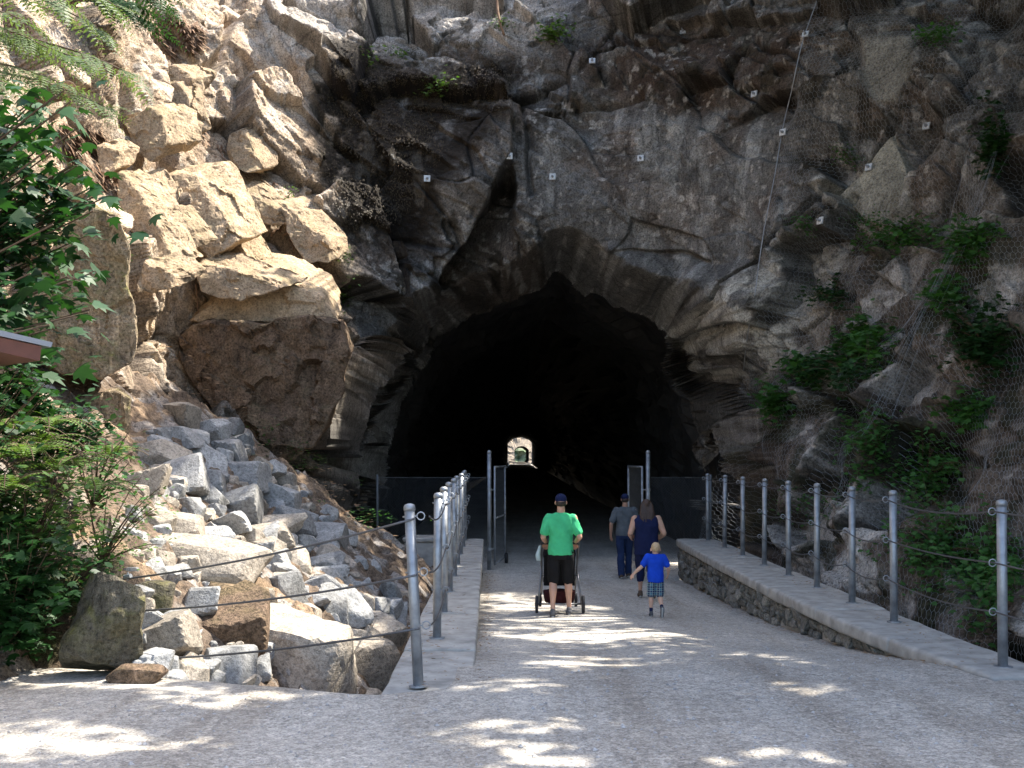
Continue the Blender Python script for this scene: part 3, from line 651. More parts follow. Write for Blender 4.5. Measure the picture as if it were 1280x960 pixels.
# ---------------------------------------------------------------- rock bolts, rope, netting
BOLTS = [(534, 227, 'in the streaked rock below the moss'), (637, 198, 'at the tip of the leaning slab'), (740, 77, 'in the brown stained rock above the brow'), (851, 38, 'high in the brown stained rock'), (690, 221, 'on the plain grey face above the tunnel'),
         (800, 200, 'above the pale drip stain on grey face'), (1008, 44, 'holding the top of the net edge rope'), (943, 117, 'at the lower rim of the brown stain'), (980, 165, 'halfway down the net edge rope'), (1085, 210, 'in the middle of the pale diamond slab'), (1158, 155, 'in the white blotch beside the diamond slab'), (1028, 275, 'on the knob below the diamond slab')]
for x, y, nm in BOLTS:
    p, n = cliffpt(x, y); p = p + n * .05; r = empty('rock_bolt', p); r.rotation_euler = n.to_track_quat('Z', 'Y').to_euler(); tag(r, f'pale steel rock bolt plate {nm}', 'rock bolt', 'rock bolts in the cliff')
    mb = MB(); mb.box(-.072, .072, -.072, .072, -.02, .012, .004); mb.build('plate', M['plate'], r)
    mb = MB(); mb.lathe([(.032, .012), (.032, .05), (.024, .056)], 6); mb.build('nut', M['galv'], r); mb = MB(); mb.lathe([(.014, -.2), (.014, .11)], 8); mb.build('rod', M['galv'], r, True)
def drape(lst, off, step=14):
    out = []
    for (a, b) in zip(lst[:-1], lst[1:]):
        k = max(1, int(math.hypot(b[0] - a[0], b[1] - a[1]) / step))
        for i in range(k): t = i / k; p, n = cliffpt(a[0] + (b[0] - a[0]) * t, a[1] + (b[1] - a[1]) * t); out.append(p + n * off)
    return out
def smoothpts(P, it=3):
    for _ in range(it): P = [P[0]] + [(P[i - 1] + P[i] * 2 + P[i + 1]) / 4 for i in range(1, len(P) - 1)] + [P[-1]]
    return P
mb = MB(); mb.tube(smoothpts(drape([(1034, -20), (1008, 44), (980, 165), (958, 290), (944, 400), (930, 480)], .12)), .011, 6); tag(mb.build('net_edge_rope', M['galv'], None, True), 'thin steel rope edging the net down the grey face', 'rope')
def make_net():
    iu = np.where((CU >= 9.3) & (CU <= 14))[0]; iv = np.where((CZ > -1.1) & (CZ < 13.4))[0]
    G = CP[iu[0]:iu[-1] + 1, iv[0]:iv[-1] + 1]; G = blur(blur(G, 9, 0), 10, 1); Nn = CN[iu[0]:iu[-1] + 1, iv[0]:iv[-1] + 1]
    G = G + Nn * .17; mid = G[:, int(len(iv) * .45)]; al = np.concatenate([[0], np.cumsum(np.linalg.norm(np.diff(mid, axis=0), axis=1))]); zl = CZ[iv]
    a = .062; wx, wy = a * math.sqrt(3), a * 1.5; nodes = {}; E = set(); W = al[-1]; Hh = (zl[-1] - zl[0])
    def key(x, y): return (round(x / (wx / 4)), round(y / (a / 4)))
    for r in range(int(Hh / wy)):
        for c in range(int(W / wx)):
            cx, cy = (c + .5 * (r % 2)) * wx, r * wy; ks = []
            for k in range(6):
                an = math.pi / 6 + k * math.pi / 3; x, y = cx + a * math.cos(an), cy + a * math.sin(an); kk = key(x, y); nodes.setdefault(kk, (x, y)); ks.append(kk)
            for k in range(6): E.add(tuple(sorted((ks[k], ks[(k + 1) % 6]))))
    ks = list(nodes); idx = {k: i for i, k in enumerate(ks)}; xy = np.array([nodes[k] for k in ks])
    fu = np.interp(xy[:, 0] + .05 * vnoise(np.c_[xy, xy[:, 0] * 0] * 1.5, 3), al, np.arange(len(al))); fv = np.interp(xy[:, 1] + zl[0], zl, np.arange(len(zl)))
    i0 = np.clip(fu.astype(int), 0, G.shape[0] - 2); j0 = np.clip(fv.astype(int), 0, G.shape[1] - 2); t = (fu - i0)[:, None]; s = (fv - j0)[:, None]
    P = G[i0, j0] * (1 - t) * (1 - s) + G[i0 + 1, j0] * t * (1 - s) + G[i0, j0 + 1] * (1 - t) * s + G[i0 + 1, j0 + 1] * t * s
    P += .012 * np.stack([vnoise(P * 3 + k * 5, 5 + k) for k in range(3)], 1)
    qx, qy = pxy(P); inside = polysd(qx, qy, [(1030, -80), (1008, 44), (980, 165), (955, 300), (940, 420), (915, 520), (890, 600), (870, 690), (1010, 780), (1120, 800), (1240, 830), (1330, 860), (1360, -80)]) > 0
    ee = np.array([(idx[a_], idx[b_]) for a_, b_ in E]); ee = ee[inside[ee[:, 0]] & inside[ee[:, 1]]]
    A, B = P[ee[:, 0]], P[ee[:, 1]]; d = B - A; d /= np.linalg.norm(d, axis=1, keepdims=True) + 1e-9; u = np.cross(d, np.array((.3, -.9, .2))); u /= np.linalg.norm(u, axis=1, keepdims=True) + 1e-9; v = np.cross(d, u); rr = .0016
    ring = [(u * math.cos(k * 2.0944) + v * math.sin(k * 2.0944)) * rr for k in range(3)]
    V = np.stack([A + ring[0], A + ring[1], A + ring[2], B + ring[0], B + ring[1], B + ring[2]], 1).reshape(-1, 3); b = np.arange(len(A)) * 6
    Q = np.concatenate([np.stack([b + k, b + (k + 1) % 3, b + 3 + (k + 1) % 3, b + 3 + k], 1) for k in range(3)])
    r = empty('rockfall_netting', (6.5, 17, -1)); o = npmesh('wire_mesh', V - np.array((6.5, 17, -1)), Q, M['net'], r)
    tag(r, 'hexagonal steel wire netting hung over the overgrown rock slope', 'netting'); return r
net = make_net()
mb = MB(); rgs = random.Random(3)
for k in range(11):
    ox = rgs.gauss(0, 6); pts = smoothpts(drape([(1262 + ox, 205), (1232 + ox + rgs.gauss(0, 4), 285), (1190 + ox + rgs.gauss(0, 5), 365), (1160 + ox, 430), (1118 + ox * 1.4 + rgs.gauss(0, 5), 520), (1104 + ox * 2 + rgs.gauss(0, 8), 560 + rgs.uniform(-30, 40))], .26 + .06 * rgs.random(), 22), 6)
    mb.tube(pts, .0015, 3, cap=False)
mb.v = [(x - 6.5, y - 17, z + 1) for x, y, z in mb.v]; mb.build('overlap_seam', M['net'], net)
# ---------------------------------------------------------------- kiosk roof corner
kr = empty('shelter_roof', (-4.6, 7.3, 0)); tag(kr, 'brown roof corner of a shelter poking out of the leaves', 'roof')
mb = MB()
def quadprism(mb, pts, d):
    n = len(pts); V = [Vector(p) for p in pts] + [Vector(p) + Vector(d) for p in pts]; mb.add(V, [tuple(range(n)), tuple(range(2 * n - 1, n - 1, -1))] + [(i + n, (i + 1) % n + n, (i + 1) % n, i) for i in range(n)])
K = lambda x, y, Y: at(x, y, Y) - Vector((-4.6, 7.3, 0))
quadprism(mb, [K(-260, 352, 7.0), K(66, 428, 7.0), K(64, 434, 7.0), K(-260, 362, 7.0)], (-1.1, 1.8, .1)); mb.build('roof_sheet', M['roof'], kr)
mb = MB(); quadprism(mb, [K(-260, 363, 7.03), K(52, 433, 7.03), K(50, 451, 7.03), K(-260, 382, 7.03)], (-1.04, 1.7, .1)); mb.build('fascia_board', M['rustb'], kr)
mb = MB(); q = K(-180, 400, 7.7); mb.box(q.x - .07, q.x + .07, q.y - .07, q.y + .07, -.6, q.z + .15); mb.build('post', M['rustb'], kr)
# ---------------------------------------------------------------- fractured blocks on the left cliff (parts of the cliff)
def slab(poly, dY, thick, m, name, ext=(.45, .8, .38), seed=0, Yfix=None, parent=cliff, tilt=0.):
    cx = sum(p[0] for p in poly) / len(poly); cy = sum(p[1] for p in poly) / len(poly)
    Y = Yfix or (cliffpt(cx, cy)[0].y - dY); e = Vector(ext).normalized() * thick
    bm = bmesh.new(); fr = [at(x, y, Y + tilt * ((x - cx) * -.4 + (cy - y)) / 75 + random.uniform(-.05, .05)) for x, y in poly]; n = len(fr)
    v0 = [bm.verts.new(p) for p in fr]; v1 = [bm.verts.new(p + e + Vector((random.uniform(-.08, .08), random.uniform(-.05, .05), random.uniform(-.08, .08)))) for p in fr]
    bm.faces.new(v0); bm.faces.new(v1[::-1])
    for i in range(n): bm.faces.new((v0[(i + 1) % n], v0[i], v1[i], v1[(i + 1) % n]))
    bmesh.ops.recalc_face_normals(bm, faces=bm.faces[:]); bmesh.ops.bevel(bm, geom=bm.edges[:], offset=.035, segments=2, affect='EDGES', profile=.5)
    bmesh.ops.triangulate(bm, faces=bm.faces[:])
    for _ in range(5):
        lg = [ed for ed in bm.edges if ed.calc_length() > .07]
        if lg: bmesh.ops.subdivide_edges(bm, edges=lg, cuts=1); bmesh.ops.triangulate(bm, faces=bm.faces[:])
    V = np.array([v.co[:] for v in bm.verts]); f, _, _ = facet(V, .55, 200 + seed, .8); f_2, _, _ = facet(V, .2, 230 + seed, .8); V += .04 * np.stack([fbm(V * 2.4 + k * 7, 4, seed + k, .6) for k in range(3)], 1) + (f * (.12 if seed != 454 else .34) + f_2 * .1)[:, None] * np.array((0, -1, .2))
    for v, c in zip(bm.verts, V): v.co = c
    me = bpy.data.meshes.new(name); bm.to_mesh(me); bm.free(); return mobj(name, me, m, parent)
SL = [([(151, 153), (182, 132), (202, 145), (210, 182), (188, 205), (170, 188)], .75, .9), ([(144, 215), (166, 226), (186, 262), (206, 300), (226, 334), (190, 322), (150, 275)], .8, .7), ([(202, 104), (222, 101), (235, 121), (237, 168), (228, 178), (215, 144)], .6, .6),
      ([(196, 222), (242, 215), (258, 238), (298, 302), (262, 326), (244, 302), (222, 262)], .7, 1.), ([(202, 265), (218, 262), (245, 299), (238, 317), (222, 312)], .95, .45), ([(282, 185), (286, 168), (309, 161), (322, 215), (312, 218), (286, 202)], .55, .8),
      ([(195, 84), (215, 81), (242, 97), (232, 114), (208, 101)], .5, .8), ([(178, 215), (202, 245), (198, 265), (180, 249)], .9, .5), ([(165, 350), (181, 322), (218, 347), (215, 364), (168, 364)], .7, .8), ([(300, 232), (345, 262), (360, 282), (330, 280), (308, 262)], .5, .7), ([(236, 330), (300, 338), (350, 360), (300, 378), (250, 366)], .6, .9), ([(350, 250), (380, 282), (410, 300), (412, 330), (380, 330), (356, 290)], .5, .8),
      ([(120, 178), (150, 186), (146, 214), (126, 222)], .7, .6), ([(262, 268), (300, 300), (318, 330), (290, 330), (266, 300)], .5, .6)]
for k, (poly, dY, th) in enumerate(SL): slab(poly, dY, th, M['block'], 'rock_block', seed=400 + k, tilt=.35)
slab([(95, 275), (122, 256), (150, 268), (164, 312), (160, 356), (173, 420), (165, 452), (125, 474), (70, 466), (36, 440), (28, 380), (60, 320)], 0, 2.2, M['outcrop'], 'rock_outcrop', (-.36, .92, .1), 450, 14.6)
slab([(30, 492), (90, 498), (150, 488), (166, 500), (160, 560), (150, 640), (20, 650)], 0, 1.8, M['outcrop'], 'rock_outcrop', (-.34, .92, .1), 452, 15.2)
slab([(236, 402), (300, 345), (352, 350), (404, 372), (424, 404), (392, 397), (330, 405), (262, 406)], 0, 2.4, M['block'], 'rock_block', (-.1, .93, .36), 456, 20.75)  # tan slab stands for the sunlit top of the block below
slab([(222, 418), (262, 404), (330, 404), (392, 396), (424, 406), (436, 440), (430, 486), (412, 530), (392, 560), (340, 560), (270, 520), (226, 460)], 0, 1.9, M['shadeblock'], 'rock_block', (-.12, .95, .2), 454, 20.3)  # block face in shade, its darkness put into the rock colour
# ---------------------------------------------------------------- boulder pile
c5 = lambda L: [(140 + x / 3.428, 480 + y / 3.428, w / 3.428, h / 3.428) for x, y, w, h in L]
c7 = lambda L: [(x / 2.977, 640 + y / 2.977, w / 2.977, h / 2.977) for x, y, w, h in L]
c2 = lambda L: [(420 + x / 2.977, 640 + y / 2.977, w / 2.977, h / 2.977) for x, y, w, h in L]
B1 = c5([(295, 125, 120, 100), (430, 200, 160, 90), (515, 190, 75, 65), (545, 250, 80, 65), (270, 240, 160, 120), (210, 310, 210, 120), (400, 320, 160, 100), (500, 290, 130, 120), (420, 430, 120, 110), (570, 410, 190, 150), (675, 440, 60, 60), (300, 410, 180, 170), (550, 530, 160, 150), (710, 500, 150, 110), (770, 600, 120, 140), (690, 620, 130, 100), (345, 540, 90, 100), (440, 540, 90, 60), (490, 600, 200, 90), (430, 660, 150, 110), (660, 700, 150, 90), (630, 725, 100, 90), (880, 600, 110, 50), (910, 640, 130, 50), (910, 690, 120, 80), (750, 860, 140, 120), (730, 810, 120, 80), (890, 860, 130, 80), (900, 770, 150, 80), (910, 810, 160, 60), (600, 930, 120, 80), (850, 940, 150, 60), (1000, 920, 140, 70), (1050, 870, 80, 50), (1190, 930, 80, 40), (800, 740, 80, 60), (820, 680, 80, 70)])
B2 = c7([(740, 340, 130, 130), (960, 350, 120, 100), (1050, 300, 120, 150), (1140, 385, 90, 90), (1230, 360, 120, 120), (1090, 410, 100, 60), (850, 570, 190, 150), (620, 470, 200, 160), (560, 560, 130, 100), (710, 600, 110, 80), (650, 620, 80, 50), (890, 635, 90, 40), (1220, 90, 150, 100), (1010, 100, 150, 100)]) + c2([(50, 380, 110, 160), (105, 345, 80, 90), (180, 370, 120, 70), (160, 440, 180, 80), (65, 280, 70, 50), (230, 330, 90, 50), (225, 400, 70, 60)])
SP = [('tan', c5([(120, 430, 200, 120)])[0], 'rounded sunlit tan boulder half hidden by shrub leaves at pile edge'), ('tan', c5([(280, 620, 200, 130)])[0], 'pale sunlit boulder just above the broad flat slab'), ('tan', c5([(400, 780, 480, 190)])[0], 'broad flat topped pale slab in the middle of the boulder pile'),
      ('moss', c5([(170, 890, 160, 120)])[0], 'moss covered round boulder beside the broad flat slab'), ('dark', c7([(870, 445, 260, 160)])[0], 'blocky brown fronted boulder below the broad flat slab'), ('tan', c7([(1140, 545, 340, 230)])[0], 'large smooth sunlit boulder at the foot of the pile'),
      ('moss', c7([(395, 420, 250, 300)])[0], 'big dark mossy rock where the guy cables are anchored'), ('dark', c7([(505, 600, 210, 60)])[0], 'low brown stone at the road edge below the mossy rock'), ('tan', c2([(100, 570, 220, 190)])[0], 'long tilted tan slab leaning against the concrete ledge'), ('tan', c2([(80, 672, 170, 40)])[0], 'thin flat stone lying on the road edge by the ledge'), ('moss', c7([(370, 220, 120, 90)])[0], 'small mossy stone on top of the big dark rock')]
def boulder(b, m, seed, big=False, flat=1., nz=.06, rnd=.035):
    px, py, wp, hp = b; p = talray(px, py + hp * .2); Y = p.y - .0; s = 1400 / Y; p = at(px, py, Y)
    rx, rz = wp / s / 2, hp / s / 2; ry = (rx + rz) * .5
    sz = max(wp, hp); me = rockmesh('boulder', seed, 4 if sz > 26 else 3, 8 + seed % 5, (rx * 1.12, ry * 1.1, rz * 1.15 * flat), nz * min(rx, rz), rnd)
    me.materials.append(m); o = mobj('boulder', me); o.location = p + Vector((0, ry * .35, -.02)); o.rotation_euler = (random.uniform(-.3, .3), random.uniform(-.35, .35), random.uniform(-.6, .6)); return o
def look(b, m):
    r = b[2] / b[3]; sz = b[2] * b[3]; return ('big ' if sz > 1500 else ('small ' if sz < 600 else 'middling ')) + ('tan ' if m is M['tanboulder'] else 'grey ') + ('flat lying' if r > 1.65 else ('upright' if r < .95 else 'blocky'))
for k, b in enumerate(B1):
    m = M['boulder'] if k % 5 else M['tanboulder']; up = 'top of the heap by the dirt slope' if b[1] < 590 else ('middle of the heap above the broad slab' if b[1] < 670 else 'heap beside the dirt ridge and pier')
    tag(boulder(b, m, 500 + k), f'{look(b, m)} angular boulder in the {up}', 'boulder', 'boulders heaped on the dirt slope')
for k, b in enumerate(B2):
    m = M['tanboulder'] if k % 2 else M['boulder']; up = 'beside the concrete ledge' if b[0] > 415 else ('next to the big mossy rock' if b[0] < 265 else 'around the brown fronted block')
    tag(boulder(b, m, 560 + k), f'{look(b, m)} boulder at the foot of the heap {up}', 'boulder', 'boulders at the foot of the heap')
MM = {'tan': M['tanboulder'], 'moss': M['mossboulder'], 'dark': M['shadeblock']}
for k, (m, b, lab) in enumerate(SP):
    o = boulder(b, MM[m], 600 + k, nz=.26 if m == 'moss' else .10, rnd=.07 if m == 'moss' else .05); o.rotation_euler = (random.uniform(-.08, .08), random.uniform(-.1, .1), random.uniform(-.2, .2)); tag(o, lab, 'boulder')
    if 'broad flat' in lab: o.rotation_euler = (.22, .06, .1)
rgb = random.Random(11)
for k in range(228):                                                # smaller stones filling the heap
    while True:
        x, y = rgb.uniform(150, 500), rgb.uniform(540, 860)
        if polysd(np.array([x]), np.array([y]), [(200, 530), (300, 540), (420, 650), (500, 760), (480, 850), (150, 850), (150, 640)])[0] > 0: break
    d = rgb.uniform(9, 26); cm = rgb.random() < .6; tag(boulder((x, y, d * rgb.uniform(.9, 1.5), d), M['boulder'] if cm else M['tanboulder'], 700 + k), 'small ' + ('grey' if cm else 'tan') + ' broken stone wedged among the ' + ('upper boulders by the dirt slope' if y < 640 else ('boulders around the broad flat slab' if y < 760 else 'lowest boulders along the road edge')), 'boulder', 'small stones in the heap')
# ================================================================== VEGETATION
PALM = [(0, 0), (.28, .02), (.50, .22), (.30, .30), (.42, .62), (.16, .52), (0, 1.), (-.16, .52), (-.42, .62), (-.30, .30), (-.50, .22), (-.28, .02)]
OVAL = [(0, 0), (.24, .25), (.26, .55), (.0, 1.), (-.26, .55), (-.24, .25)]
LANCE = [(0, 0), (.13, .3), (.1, .65), (0, 1.), (-.1, .65), (-.13, .3)]
class LF:
    """many leaves collected into one foliage mesh"""
    def __init__(s): s.v = []; s.f = []
    def leaf(s, p, d, up, size, shape=OVAL, droop=.25):
        d = Vector(d).normalized(); n = Vector(up); n = (n - d * n.dot(d))
        if n.length < 1e-3: n = Vector((1, 0, .1)) - d * d.x
        n.normalize(); r = d.cross(n); b = len(s.v)
        for (x, y) in shape: s.v.append(Vector(p) + (r * x + d * y - n * droop * (y * y * .5 + abs(x) * .6)) * size)
        s.f.append(tuple(range(b, b + len(shape))))
    def frond(s, p, d, L, drop=.5, n=13, wid=.26):
        d = Vector(d).normalized(); side = d.cross(Vector((0, 0, 1)))
        if side.length < .05: side = Vector((1, 0, 0))
        side.normalize(); pts = []; q = Vector(p); v = d.copy()
        for i in range(n + 1):
            pts.append(q.copy()); q = q + v * (L / n); v = (v + Vector((0, 0, -drop / n))).normalized()
        for i in range(1, n):
            t = i / n; w = L * wid * math.sin(math.pi * (.12 + .88 * t) ** .8) * (1 - .35 * t); dr = (pts[i + 1] - pts[i]).normalized(); nn = side.cross(dr)
            for sg in (1, -1): s.leaf(pts[i], side * sg + dr * .35, nn, max(w, .012), LANCE if wid > .2 else LANCE, .3)
        return pts
    def build(s, name, m, parent, stuff=True):
        o = pyd(name, s.v, s.f, m, parent)
        if stuff: o['kind'] = 'stuff'
        return o
rv = random.Random(21)
def rdir(z0=-.3, z1=.8): a = rv.uniform(0, 6.283); z = rv.uniform(z0, z1); k = math.sqrt(max(0, 1 - z * z)); return Vector((math.cos(a) * k, math.sin(a) * k, z))
def shift(mb, c): mb.v = [Vector(v) - Vector(c) for v in mb.v]; return mb
def shrub(name, base, tips, m, size, shape, per, label, cat, group=None, spread=.14, stem_r=.008, hang=.0):
    """stems run from the base to each tip; leaves are set round the outer part of each stem"""
    base = Vector(base); r = empty(name, base); st = MB(); lf = LF()
    for t in tips:
        t = Vector(t); mid = base.lerp(t, .5) + Vector((rv.uniform(-.1, .1), rv.uniform(-.1, .1), .18 * (t - base).length)); P = [base.lerp(mid, k / 4).lerp(mid.lerp(t, k / 4), k / 4) for k in range(5)]
        st.tube(P, [stem_r * (1 - .16 * k) for k in range(5)], 5)
        for k in range(per):
            u = rv.random() ** .6; i = min(3, int(u * 4)); q = P[i].lerp(P[i + 1], u * 4 - i) + Vector((rv.gauss(0, spread), rv.gauss(0, spread), rv.gauss(0, spread * .8)))
            d = rdir(-.5, .35); lf.leaf(q, d + Vector((0, 0, -hang)), Vector((rv.gauss(0, .35), rv.gauss(-.25, .35), 1)), size * rv.uniform(.6, 1.25), shape)
    shift(st, base).build('stem', M['twig'], r); shift(lf, base).build('foliage', m, r); tag(r, label, cat, group); return r
# maple overhanging from the left
tips = [at(rv.uniform(-60, 118), rv.uniform(110, 420), rv.uniform(7.6, 9.0)) for k in range(70)] + [at(rv.uniform(60, 140), rv.uniform(190, 262), 8.4) for k in range(10)]
shrub('vine_maple', (-6.2, 8.8, 1.2), tips, M['leafshade'], .15, PALM, 44, 'dark leafy maple with lobed leaves hanging over the shelter roof', 'tree', spread=.15, stem_r=.016, hang=.3)
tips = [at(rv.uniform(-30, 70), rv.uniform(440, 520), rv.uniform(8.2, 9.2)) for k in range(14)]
shrub('broadleaf_shrub', (-5.0, 8.9, .2), tips, M['leafshade'], .12, OVAL, 22, 'shaded broadleaf shrub just below the shelter roof corner', 'shrub', spread=.12)
# cedar sprays upper left
def cedar(base, ends, label, m, L=.8):
    base = Vector(base); r = empty('cedar_tree', base); st = MB(); lf = LF(); st.tube([base, base + Vector((.1, 0, 4)), base + Vector((.0, .1, 11))], [.16, .13, .06], 10)
    for e in ends:
        e = Vector(e); a = base + Vector((0, 0, e.z - base.z + .5)); P = sag(a, e, -.25, 8); st.tube(P, [.03 * (1 - .1 * k) for k in range(9)], 5)
        for k in range(44):
            u = .35 + .65 * rv.random(); i = min(7, int(u * 8)); q = P[i].lerp(P[i + 1], u * 8 - i); dd = (e - a).normalized(); sd_ = dd.cross(Vector((0, 0, 1))).normalized() * rv.choice((1, -1))
            lf.frond(q, dd * .6 + sd_ * rv.uniform(.2, 1) + Vector((0, 0, rv.uniform(-.5, .1))), L * rv.uniform(.45, .9), .9, 10, .2)
    shift(st, base).build('trunk', M['wood'], r, True); shift(lf, base).build('crown', m, r); tag(r, label, 'tree'); return r
cedar((-7.6, 13.5, 0), [at(x, y, Y) for x, y, Y in [(60, 60, 12.5), (120, 85, 13), (170, 95, 13.5), (40, 30, 12), (130, 40, 14), (90, 110, 12.4), (20, 110, 11.5), (150, 10, 14), (80, 0, 13), (30, 170, 12), (145, 140, 13.4)]], 'cedar with drooping feathery sprays above the fractured rocks', M['cedar'])
cedar((-8.4, 20.5, 4), [at(x, y, Y) for x, y, Y in [(200, -10, 20), (170, 10, 19.5), (215, 15, 20.5), (150, -20, 19), (185, 30, 20)]], 'dark cedar in deep shade at the top of the rubble gully', M['leafshade'], 1.1)  # darker leaf colour stands in for the deep shade
# ferns
def fern(base, n, L, label, group, m=None, up=.9):
    base = Vector(base); r = empty('fern', base); lf = LF(); st = MB()
    for k in range(n):
        a = 6.283 * k / n + rv.uniform(-.3, .3); P = lf.frond(base, (math.cos(a), math.sin(a), up * rv.uniform(.7, 1.4)), L * rv.uniform(.7, 1.1), 1.7, 16, .2); st.tube(P, .004, 4)
    shift(lf, base).build('frond', m or M['fern'], r); shift(st, base).build('stalk', M['twig'], r); tag(r, label, 'fern', group); return r
for x, y, Y, L in [(120, 600, 10.0, .5), (60, 520, 10.6, .6), (140, 560, 11.2, .55), (0, 560, 9.6, .6), (30, 560, 9.3, .62), (70, 575, 9.6, .58), (8, 600, 9.0, .6), (50, 545, 10.2, .6), (100, 570, 10.4, .5), (20, 530, 10.0, .55)]: fern(at(x, y + 14, Y), 13, L, 'sunlit sword fern on the bank beside the boulder heap', 'ferns on the left bank')
for i, (x0, x1, y0, y1, Y, n, lab, m) in enumerate([(10, 105, 585, 680, 9.2, 22, 'leafy shrub catching sun between the ferns and boulders', 'leafsun'), (95, 175, 540, 620, 10.6, 18, 'green shrub in front of the overhung lower outcrop', 'slope'), (90, 205, 590, 690, 9.9, 20, 'fine leaved shrub spreading over the pale boulders', 'leafsun'), (-20, 80, 650, 790, 8.9, 30, 'dark shaded shrub on the bank above the road edge', 'leafshade'), (0, 60, 760, 822, 9.3, 12, 'low dark weeds at the road edge below the shrub', 'leafshade'), (-40, 70, 560, 680, 9.6, 40, 'dense dark shrub filling the bank behind the ferns', 'leafshade'), (20, 150, 490, 570, 11.4, 40, 'dark broadleaf shrub under the overhanging outcrop', 'leafshade'), (60, 130, 680, 740, 9.5, 16, 'small dark shrub growing over the big mossy rock', 'leafshade'), (-30, 60, 430, 530, 10.6, 36, 'leafy dark shrub behind the shelter roof corner', 'leafshade')]):
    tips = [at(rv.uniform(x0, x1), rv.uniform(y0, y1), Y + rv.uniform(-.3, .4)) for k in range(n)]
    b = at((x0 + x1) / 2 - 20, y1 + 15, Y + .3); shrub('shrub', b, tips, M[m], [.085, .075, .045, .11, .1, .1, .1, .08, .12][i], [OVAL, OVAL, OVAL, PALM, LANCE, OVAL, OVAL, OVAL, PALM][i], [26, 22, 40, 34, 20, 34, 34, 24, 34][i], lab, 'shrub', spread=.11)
# earth bank under the left shrubs
def bank():
    xs = np.linspace(-9, -3.2, 80); ys = np.linspace(8.7, 15, 80); X, Y = np.meshgrid(xs, ys, indexing='ij'); P = np.stack([X, Y, np.interp(X, [-9, -5, -4.1, -3.55, -3.2], [2.6, 1.15, .75, .2, -.9]) * sst(9.25, 10.1, Y) - .15 + .04 * (Y - 9)], -1).reshape(-1, 3)
    P[:, 2] += .12 * fbm(P * 1.7, 4, 66); o = npmesh('earth_bank', P, gridq(80, 80), M['talus']); nz = fbm(P * 3, 4, 67)[:, None]; C = np.where(nz > .1, np.array((.05, .055, .018)), np.array((.07, .05, .032))); setcol(o.data, C); o['kind'] = 'structure'
bank()
# plants on the netted slope
def clump(x, y, rx, ry, n, size, label, group=None, m='slope', shape=PALM, off=.12, per=14):
    c, nn = cliffpt(x, y); tips = []
    for k in range(n):
        a = rv.uniform(0, 6.283); q = math.sqrt(rv.random()); p, n_ = cliffpt(x + rx * q * math.cos(a), y + ry * q * math.sin(a)); tips.append(p + n_ * rv.uniform(.05, off + .15))
    return shrub('slope_plant', c - nn * .03, tips, M[m], size, shape, per, label, 'plant', group, .10, .005)
for a in [(972, 505, 24, 26, 12, .17, 'bright lobed leaf maple seedling at the foot of pale shards'), (1015, 462, 26, 22, 14, .17, 'bright green maple sprig beside the pale streaked rock'), (1082, 430, 46, 34, 34, .15, 'largest leafy maple clump in the middle of the netted slope'), (1060, 470, 60, 24, 26, .13, 'dark leafy growth just under the largest maple clump'),
          (1215, 520, 28, 18, 12, .16, 'light green sprig beside the gathered seam of netting'), (1190, 375, 26, 22, 14, .13, 'leafy tuft behind the gathered seam of netting'), (1160, 590, 60, 50, 34, .10, 'low leafy growth under the lower end of the net seam'), (1090, 555, 40, 50, 24, .10, 'small leaved trailing plants right of the first parapet posts'), (1230, 430, 45, 60, 40, .12, 'dark dense foliage to the far side of the net seam'), (1040, 370, 26, 24, 12, .11, 'shaded tuft in the cleft under the diamond slab'), (1130, 300, 60, 26, 26, .10, 'ferny growth along the ledge below the diamond slab'), (1220, 310, 40, 30, 26, .12, 'green growth where the net seam begins'), (1245, 190, 12, 60, 16, .13, 'narrow strip of leaves in the dark upper cleft'), (1170, 50, 30, 10, 12, .08, 'mossy tuft beside the upper pale slab'),
          (1180, 690, 70, 60, 40, .09, 'low plants on the slope behind the tallest near parapet posts'), (1255, 720, 40, 80, 34, .10, 'leafy weeds behind the leading parapet post'), (1020, 640, 40, 30, 14, .07, 'sparse weeds on the slope behind the middle parapet posts'), (1060, 200, 16, 14, 6, .06, 'small tuft on the upper edge of the diamond slab'), (1010, 290, 16, 16, 7, .07, 'small tuft left of the diamond slab point'), (1080, 278, 16, 8, 8, .05, 'moss tuft at the bottom tip of the diamond slab')]:
    clump(a[0], a[1], a[2] * 1.12, a[3] * 1.12, int(a[4] * 1.5), a[5], a[6], group='plants on the netted slope', m='leafshade' if 'dark' in a[6] or 'shade' in a[6] else 'slope', per=20, off=.2)
for a in [(695, 42, 24, 14, 16, .12, 'green leafy bush on the upper ledge above the brown stain'), (545, 108, 22, 18, 9, .11, 'sunlit lobed leaf sprig hanging from the mossy overhang'), (500, 72, 14, 12, 6, .09, 'sunlit yellow green sprig on the upper moss edge'), (462, 78, 12, 16, 6, .08, 'small sunlit sprig at the pale end of the moss'), (628, 32, 14, 10, 7, .08, 'light green tuft beside the hanging root'), (290, 258, 12, 10, 6, .07, 'little bright tuft among the fractured blocks'), (425, 372, 16, 22, 12, .09, 'grassy tuft in the corner beside the brown block'), (430, 318, 12, 14, 8, .07, 'dark tuft at the foot of the moss curtain'), (362, 246, 10, 8, 5, .06, 'tiny tuft on the sunlit tan wall'), (150, 330, 18, 30, 12, .05, 'yellow moss cushion on the big outcrop')]:
    clump(*a, m='leafsun', group=None, per=12)
